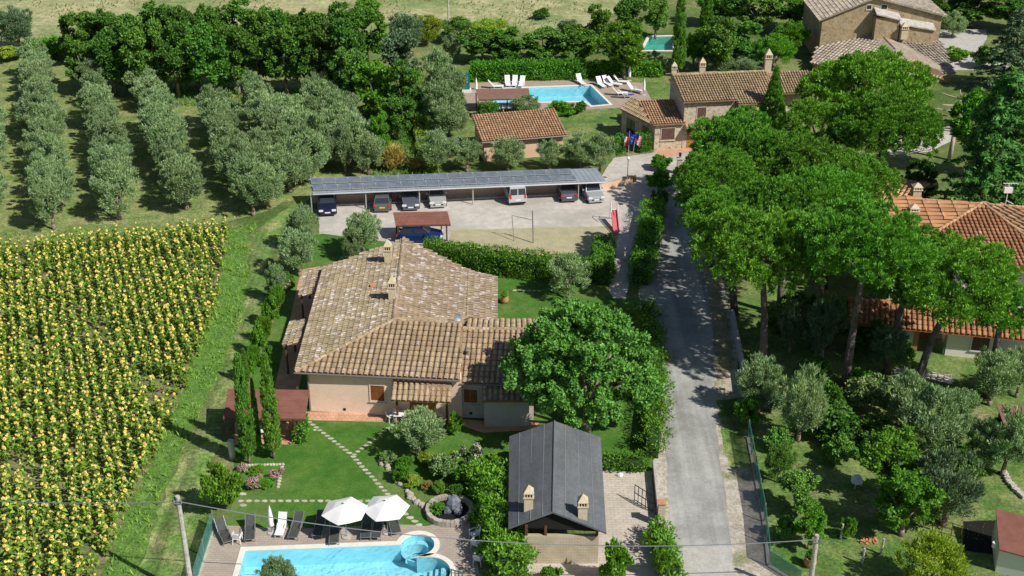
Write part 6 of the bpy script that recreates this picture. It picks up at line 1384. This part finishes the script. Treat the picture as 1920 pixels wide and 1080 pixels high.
for k in range(6): p = a.lerp(b, k / 5); m = MB(); m.tube((p.x, p.y, 0), (p.x, p.y, 1.35), .025, .025, 5); m.build('bar', M['trim'], gt, True)
def pole(label, x, y, ytop, yw=57.6, name='utility_pole', mat='concrete', r=.13):
    gy = yw; gx = Xat(gy, 3, x); z = Zat(gy, ytop); t = thing(name, label, 'utility pole', (gx, gy, 0)); m = MB(); m.tube((0, 0, 0), (0, 0, z), r * 1.35, r, 10); m.build('shaft', M[mat], t)
    m = MB(); m.box((0, -.02, z - .45), (.30, .30, .06)); m.tube((-.2, -.15, z - .4), (-.2, -.15, z - .15), .05, .04, 6); m.tube((.2, -.15, z - .4), (.2, -.15, z - .15), .05, .04, 6); m.build('insulator_bracket', M['frame_grey'], t)
    return Vector((gx, gy, z))
q1 = pole('concrete utility pole at the left corner of the pool deck', 350, 1080, 930); q2 = pole('concrete utility pole by the net fence corner at the bottom right', 1526, 1080, 1003)
def wire(a, b, sag, label, r_=.028, n=22):
    m = MB(); P = [a.lerp(b, k / n) - UZ * sag * 4 * (k / n) * (1 - k / n) for k in range(n + 1)]; m.path(P, r_, 5); o = link('overhead_cable', m.mesh('overhead_cable', M['frame_grey'])); tag(o, label, 'cable')
wire(q1 + Vector((0, -.15, -.25)), q2 + Vector((0, -.15, -.2)), 1.5, 'sagging overhead cable crossing above the pool and the road'); wire(q1 + Vector((0, -.15, -.25)), q1 + Vector((-24, 3, -1.0)), .7, 'sagging overhead cable over the sunflower field')
for x, y, tp, lb in ((841, 40, -10, 'thin distant pole standing in the far field'),):
    g = G(x, y); t = thing('distant_pole', lb, 'utility pole', g); m = MB(); m.tube((0, 0, 0), (0, 0, 7), .14, .10, 7); m.build('shaft', M['concrete'], t); m = MB(); m.box((0, 0, 6.6), (1.2, .1, .1)); m.build('crossarm', M['frame_grey'], t)
# ------------------------------------------------------------------ play area, lamp, flags, pillar
g = G(1155, 437); sl2 = thing('playground_slide', 'faded red slide with white handrails on the parking edge', 'slide', g); zt_ = 1.25
m = MB(); c0, c1 = Vector((0, .1, .25)), Vector((-.05, 2.5, zt_))
for a, b in ((c0, c1),): m.slab([a - UX * .24, a + UX * .24, b + UX * .24, b - UX * .24], .04)
m.slab([c0 + Vector((-.24, -.5, -.05)), c0 + Vector((.24, -.5, -.05)), c0 + Vector((.24, 0, 0)), c0 + Vector((-.24, 0, 0))], .04); m.build('chute', M['red_plastic'], sl2)
for sx in (-1, 1):
    m = MB(); m.path([c0 + Vector((sx * .27, -.5, .05)), c0 + Vector((sx * .27, 0, .12)), c1 + Vector((sx * .27, 0, .14))], .05, 6); m.build('side_rail', M['red_plastic'], sl2)
    m = MB(); m.path([c1 + Vector((sx * .3, -.9, .1)), c1 + Vector((sx * .32, -.1, .75)), c1 + Vector((sx * .32, .3, .6)), c1 + Vector((sx * .34, .8, -zt_))], .035, 6); m.build('handrail', M['white'], sl2)
m = MB()
for k in range(5): m.path([c1 + Vector((-.33, .35 + .09 * k, -.1 - .3 * k)), c1 + Vector((.33, .35 + .09 * k, -.1 - .3 * k))], .025, 5)
m.build('ladder', M['white'], sl2)
g = G(1000, 456); t = thing('swing_frame', 'thin grey metal swing frame standing on the sand', 'swing', g); a = G(964, 452) - g; hz = 2.3
m = MB(); m.path([(0, 0, 0), (-.1, .3, hz + .8)], .06, 6); m.build('tall_post', M['frame_grey'], t); m = MB(); m.path([(a.x, a.y, 0), (a.x - .2, a.y + .6, hz)], .035, 6); m.build('side_post', M['frame_grey'], t)
m = MB(); m.path([(-.1, .5, hz - .2), (a.x - .2, a.y + .6, hz)], .035, 6); m.build('top_bar', M['frame_grey'], t)
g = G(1176, 343); t = thing('lamp_post', 'garden lamp post with a white globe at the end of the carport', 'lamp post', g); hz = Zat(g.y, 300); m = MB(); m.tube((0, 0, 0), (0, 0, hz), .05, .04, 8); m.build('shaft', M['frame_grey'], t)
m = MB(); m.lathe([(0, .0), (.12, .05), (.17, .17), (.12, .3), (0, .34)], (0, 0, hz), 12); m.build('globe', M['white'], t, smooth=True)
def flag(label, x, y, ytop, cols, kind):
    g = G(x, y); hz = Zat(g.y, ytop); t = thing('flag_pole', label, 'flag', g, 0, 'three flags at the entrance'); m = MB(); m.path([(0, 0, 0), ((x - 1177) * .02, 0, hz)], .03, 6); m.build('pole', M['steel'], t)
    m = MB(); ms = [mk('flag_colour', c, rough=.8) for c in cols]; x0 = (x - 1177) * .02; w_, h_ = .7, 1.15; nc, nr = 6, 12
    for i in range(nc):
        for j in range(nr):
            def q(a, b): u = a / nc; v = b / nr; return (x0 + u * w_ * (1 - .35 * v), -.08 + .12 * math.sin(u * 9 + v * 2), hz - .05 - v * h_ - u * .45)
            if kind == 'tri': m.cm = min(2, i // 2)
            elif kind == 'eu': m.cm = 1 if (i, j) in ((1, 4), (1, 7), (2, 3), (3, 3), (4, 4), (4, 7), (2, 8), (3, 8), (1, 5), (4, 6)) and False else 0
            else: m.cm = 2 if (i < 3 and j < 6) else j % 2
            m.add([q(i, j), q(i + 1, j), q(i + 1, j + 1), q(i, j + 1)], [(0, 3, 2, 1)])
    f_ = m.build('cloth', ms, t)
    if kind == 'eu':
        m = MB()
        for k in range(12):
            a = 2 * math.pi * k / 12; u, v = .5 + .28 * math.cos(a), .5 + .2 * math.sin(a); c = (x0 + u * w_ * (1 - .35 * v), -.08 + .12 * math.sin(u * 9 + v * 2) - .02, hz - .05 - v * h_ - u * .45)
            P = [(c[0] + (.05 if i % 2 == 0 else .022) * math.sin(math.pi * i / 5), c[1], c[2] + (.05 if i % 2 == 0 else .022) * math.cos(math.pi * i / 5)) for i in range(10)]; m.add(P, [tuple(range(10))])
        m.build('stars', mk('star_yellow', (.8, .6, .02)), f_)
flag('green white and red tricolour flag, left of the three', 1169, 288, 250, [(.02, .25, .06), (.75, .75, .75), (.6, .03, .04)], 'tri'); flag('blue flag with a ring of yellow stars, middle of the three', 1178, 292, 246, [(.02, .05, .42)], 'eu'); flag('red and white striped flag with a blue corner, right of the three', 1187, 288, 248, [(.6, .04, .06), (.75, .75, .75), (.03, .05, .3)], 'us')
g = G(1273, 326); t = thing('gate_pillar', 'brick gate pillar with a black lantern on top, at the entrance', 'pillar', g); hz = Zat(g.y, 298); m = MB(); m.box((0, 0, 0), (.5, .5, hz)); m.build('shaft', M['chimney'], t); m = MB(); m.box((0, 0, hz + .002), (.62, .62, .08)); m.build('cap', M['concrete'], t)
m = MB(); m.tube((0, 0, hz + .08), (0, 0, hz + .3), .04, .04, 6); m.box((0, 0, hz + .3), (.22, .22, .3)); m.add([(-.16, -.16, hz + .6), (.16, -.16, hz + .6), (.16, .16, hz + .6), (-.16, .16, hz + .6), (0, 0, hz + .75)], [(0, 1, 4), (1, 2, 4), (2, 3, 4), (3, 0, 4), (3, 2, 1, 0)]); m.build('lantern', M['trim'], t)
def pot(label, x, y, r_, mat='bright', z=0):
    g = G(x, y); g.z = z; t = thing('potted_plant', label, 'plant pot', g); m = MB(); m.lathe([(0, 0), (r_ * .6, 0), (r_, r_ * .9), (r_ * .8, r_ * 1.6), (r_ * .9, r_ * 1.75), (r_ * .7, r_ * 1.7), (0, r_ * 1.6)], n=14); m.build('pot', M['terrapot'], t, smooth=True)
    k = [q for q in PROTO if q[0] == 'bush'][0]; f_ = link('foliage', PROTO[k][0], t); f_.scale = (r_ * 1.1, r_ * 1.1, r_ * .9); f_.location = (0, 0, r_ * 1.5); setmat(f_, M[mat])
pot('big round terracotta jar with yellow flowers on the lawn right of the villa', 946, 568, .38, 'lime'); pot('small terracotta pot beside the farmhouse door', 1281, 276, .28); pot('terracotta pot by the wall end near the parking entrance', 1189, 341, .25, 'lime'); pot('clay pot in the corner of the right garden', 1518, 1062, .4)
t = thing('boulder', 'white boulder at the end of the low salmon wall', 'rock', G(1176, 343) + Vector((-.6, -.4, 0))); m = MB(); m.lump((0, 0, .15), .28, (1.1, .9, .8), rk); m.build('stone', M['white'], t)
t = thing('boulder', 'white stone lying on the yard paving by the low hedge', 'rock', G(1162, 893)); m = MB(); m.lump((0, 0, .12), .2, (1.1, .9, .8), rk); m.build('stone', M['white'], t)
# bits and pieces in the right garden
g = G(1605, 912); t = thing('garden_dome', 'small blue-white dome shelter standing in the tree shade of the right garden', 'shelter', g); m = MB(); m.lathe([(.40, .4), (.38, .62), (.25, .8), (0, .88)], n=14); m.build('dome', M['canvas'], t, smooth=True)
for k in range(3): m = MB(); a = k * 2.1; m.tube((.33 * math.cos(a), .33 * math.sin(a), 0), (.33 * math.cos(a), .33 * math.sin(a), .42), .03, .03, 6); m.build('leg', M['white'], t)
for i, (x, y) in enumerate(((1576, 1012), (1616, 1058), (1652, 1040))):
    t = thing('fence_post', ['left', 'front', 'right'][i] + ' one of three weathered posts around the little garden plot', 'post', G(x, y)); m = MB(); m.tube((0, 0, 0), (.02, 0, 1.2), .08, .07, 8); m.build('shaft', M['concrete'], t)
t = thing('brick_pile', 'small heap of orange bricks between the weathered garden posts', 'bricks', G(1628, 1015))
for k in range(26): m = MB(); a = rk.uniform(0, 6.28); q = rk.uniform(0, .55); m.box((q * math.cos(a), q * math.sin(a) * .7, rk.uniform(0, .16)), (.26, .13, .08), rk.uniform(0, 3)); m.build('brick', M['terrapot'], t)
t = thing('wire_fence', 'rusty wire fence with thin posts behind the citrus bush', 'fence', G(1715, 985)); a, b = G(1713, 985), G(1800, 1010)
for k in range(6): p = a.lerp(b, k / 5); m = MB(); m.tube((p.x, p.y, 0), (p.x, p.y, 1.0), .03, .03, 5); m.build('post', M['wood'], t, True)
m = MB(); m.path([a + UZ * .95, b + UZ * .95], .02, 4); m.path([a + UZ * .5, b + UZ * .5], .015, 4); m.build('wire', M['wood'], t, True)
t = thing('low_garden_fence', 'low pale rail fence on the lawn before the white house', 'fence', G(1722, 708)); a, b = G(1722, 706), G(1782, 712)
for k in range(6): p = a.lerp(b, k / 5); m = MB(); m.box((p.x, p.y, 0), (.08, .08, .45)); m.build('post', M['concrete'], t, True)
m = MB(); m.path([a + UZ * .4, b + UZ * .4], .035, 5); m.path([a + UZ * .2, b + UZ * .2], .03, 5); m.build('rail', M['concrete'], t, True)
t = thing('rubble_kerb', 'curved white stone kerb near the garden shed', 'kerb', G(1885, 895)); P = [G(x, y) for x, y in ((1882, 888), (1890, 905), (1905, 922), (1925, 940))]
for a, b in zip(P, P[1:]):
    for k in range(3): p = a.lerp(b, k / 3); m = MB(); m.box((p.x, p.y, 0), (.35, .3, .25), rk.uniform(0, 1)); m.build('stone', M['concrete'], t, True)
t = thing('roof_antenna', 'tall television antenna with a white dish on the red roof', 'antenna', G(1885, 384, 6.7)); m = MB(); m.tube((0, 0, 0), (0, 0, 2.0), .04, .03, 6); m.build('mast', M['white'], t)
m = MB(); m.box((0, 0, 1.1), (.7, .2, .5)); m.build('panel', M['white'], t); m = MB(); m.path([(-.5, 0, 1.95), (.7, 0, 1.95)], .025, 5); m.path([(0, 0, .4), (.6, -.2, .15)], .03, 5)
for k in range(5): m.path([(-.4 + .25 * k, -.25, 1.95), (-.4 + .25 * k, .25, 1.95)], .015, 4)
m.build('aerial', M['white'], t)
t = thing('blue_car_cover', 'pale blue covered object between the two olives left of the annex', 'covered object', G(850, 275)); m = MB(); m.hexa([(-.9, -.5, 0), (.9, -.5, 0), (.9, .5, 0), (-.9, .5, 0)], [(-.6, -.35, .9), (.6, -.35, 1.0), (.6, .35, 1.0), (-.6, .35, .9)]); m.build('cover', M['frame_grey'], t)
t = thing('statue', 'small white statue by the dark hedge on the narrow path', 'statue', G(1171, 488)); m = MB(); m.lathe([(0, 0), (.16, 0), (.14, .2), (.10, .5), (.15, .8), (.08, 1.0), (.11, 1.15), (0, 1.28)], n=10); m.build('figure', M['white'], t, smooth=True)
t = thing('path_lamp', 'pale globe lamp on a short post at the foot of the dark road hedge', 'lamp', G(1190, 530)); m = MB(); m.tube((0, 0, 0), (0, 0, 1.0), .08, .06, 8); m.build('shaft', M['concrete'], t); m = MB(); m.lathe([(0, 0), (.16, .06), (.22, .2), (.15, .34), (0, .4)], (0, 0, 1.0), 12); m.build('globe', M['cream'], t, smooth=True)
t = thing('water_barrel', 'pale cylindrical water barrel at the corner of the red pergola', 'barrel', G(436, 858)); m = MB(); m.tube((0, 0, 0), (0, 0, 1.4), .22, .22, 14); m.build('drum', M['steel'], t)
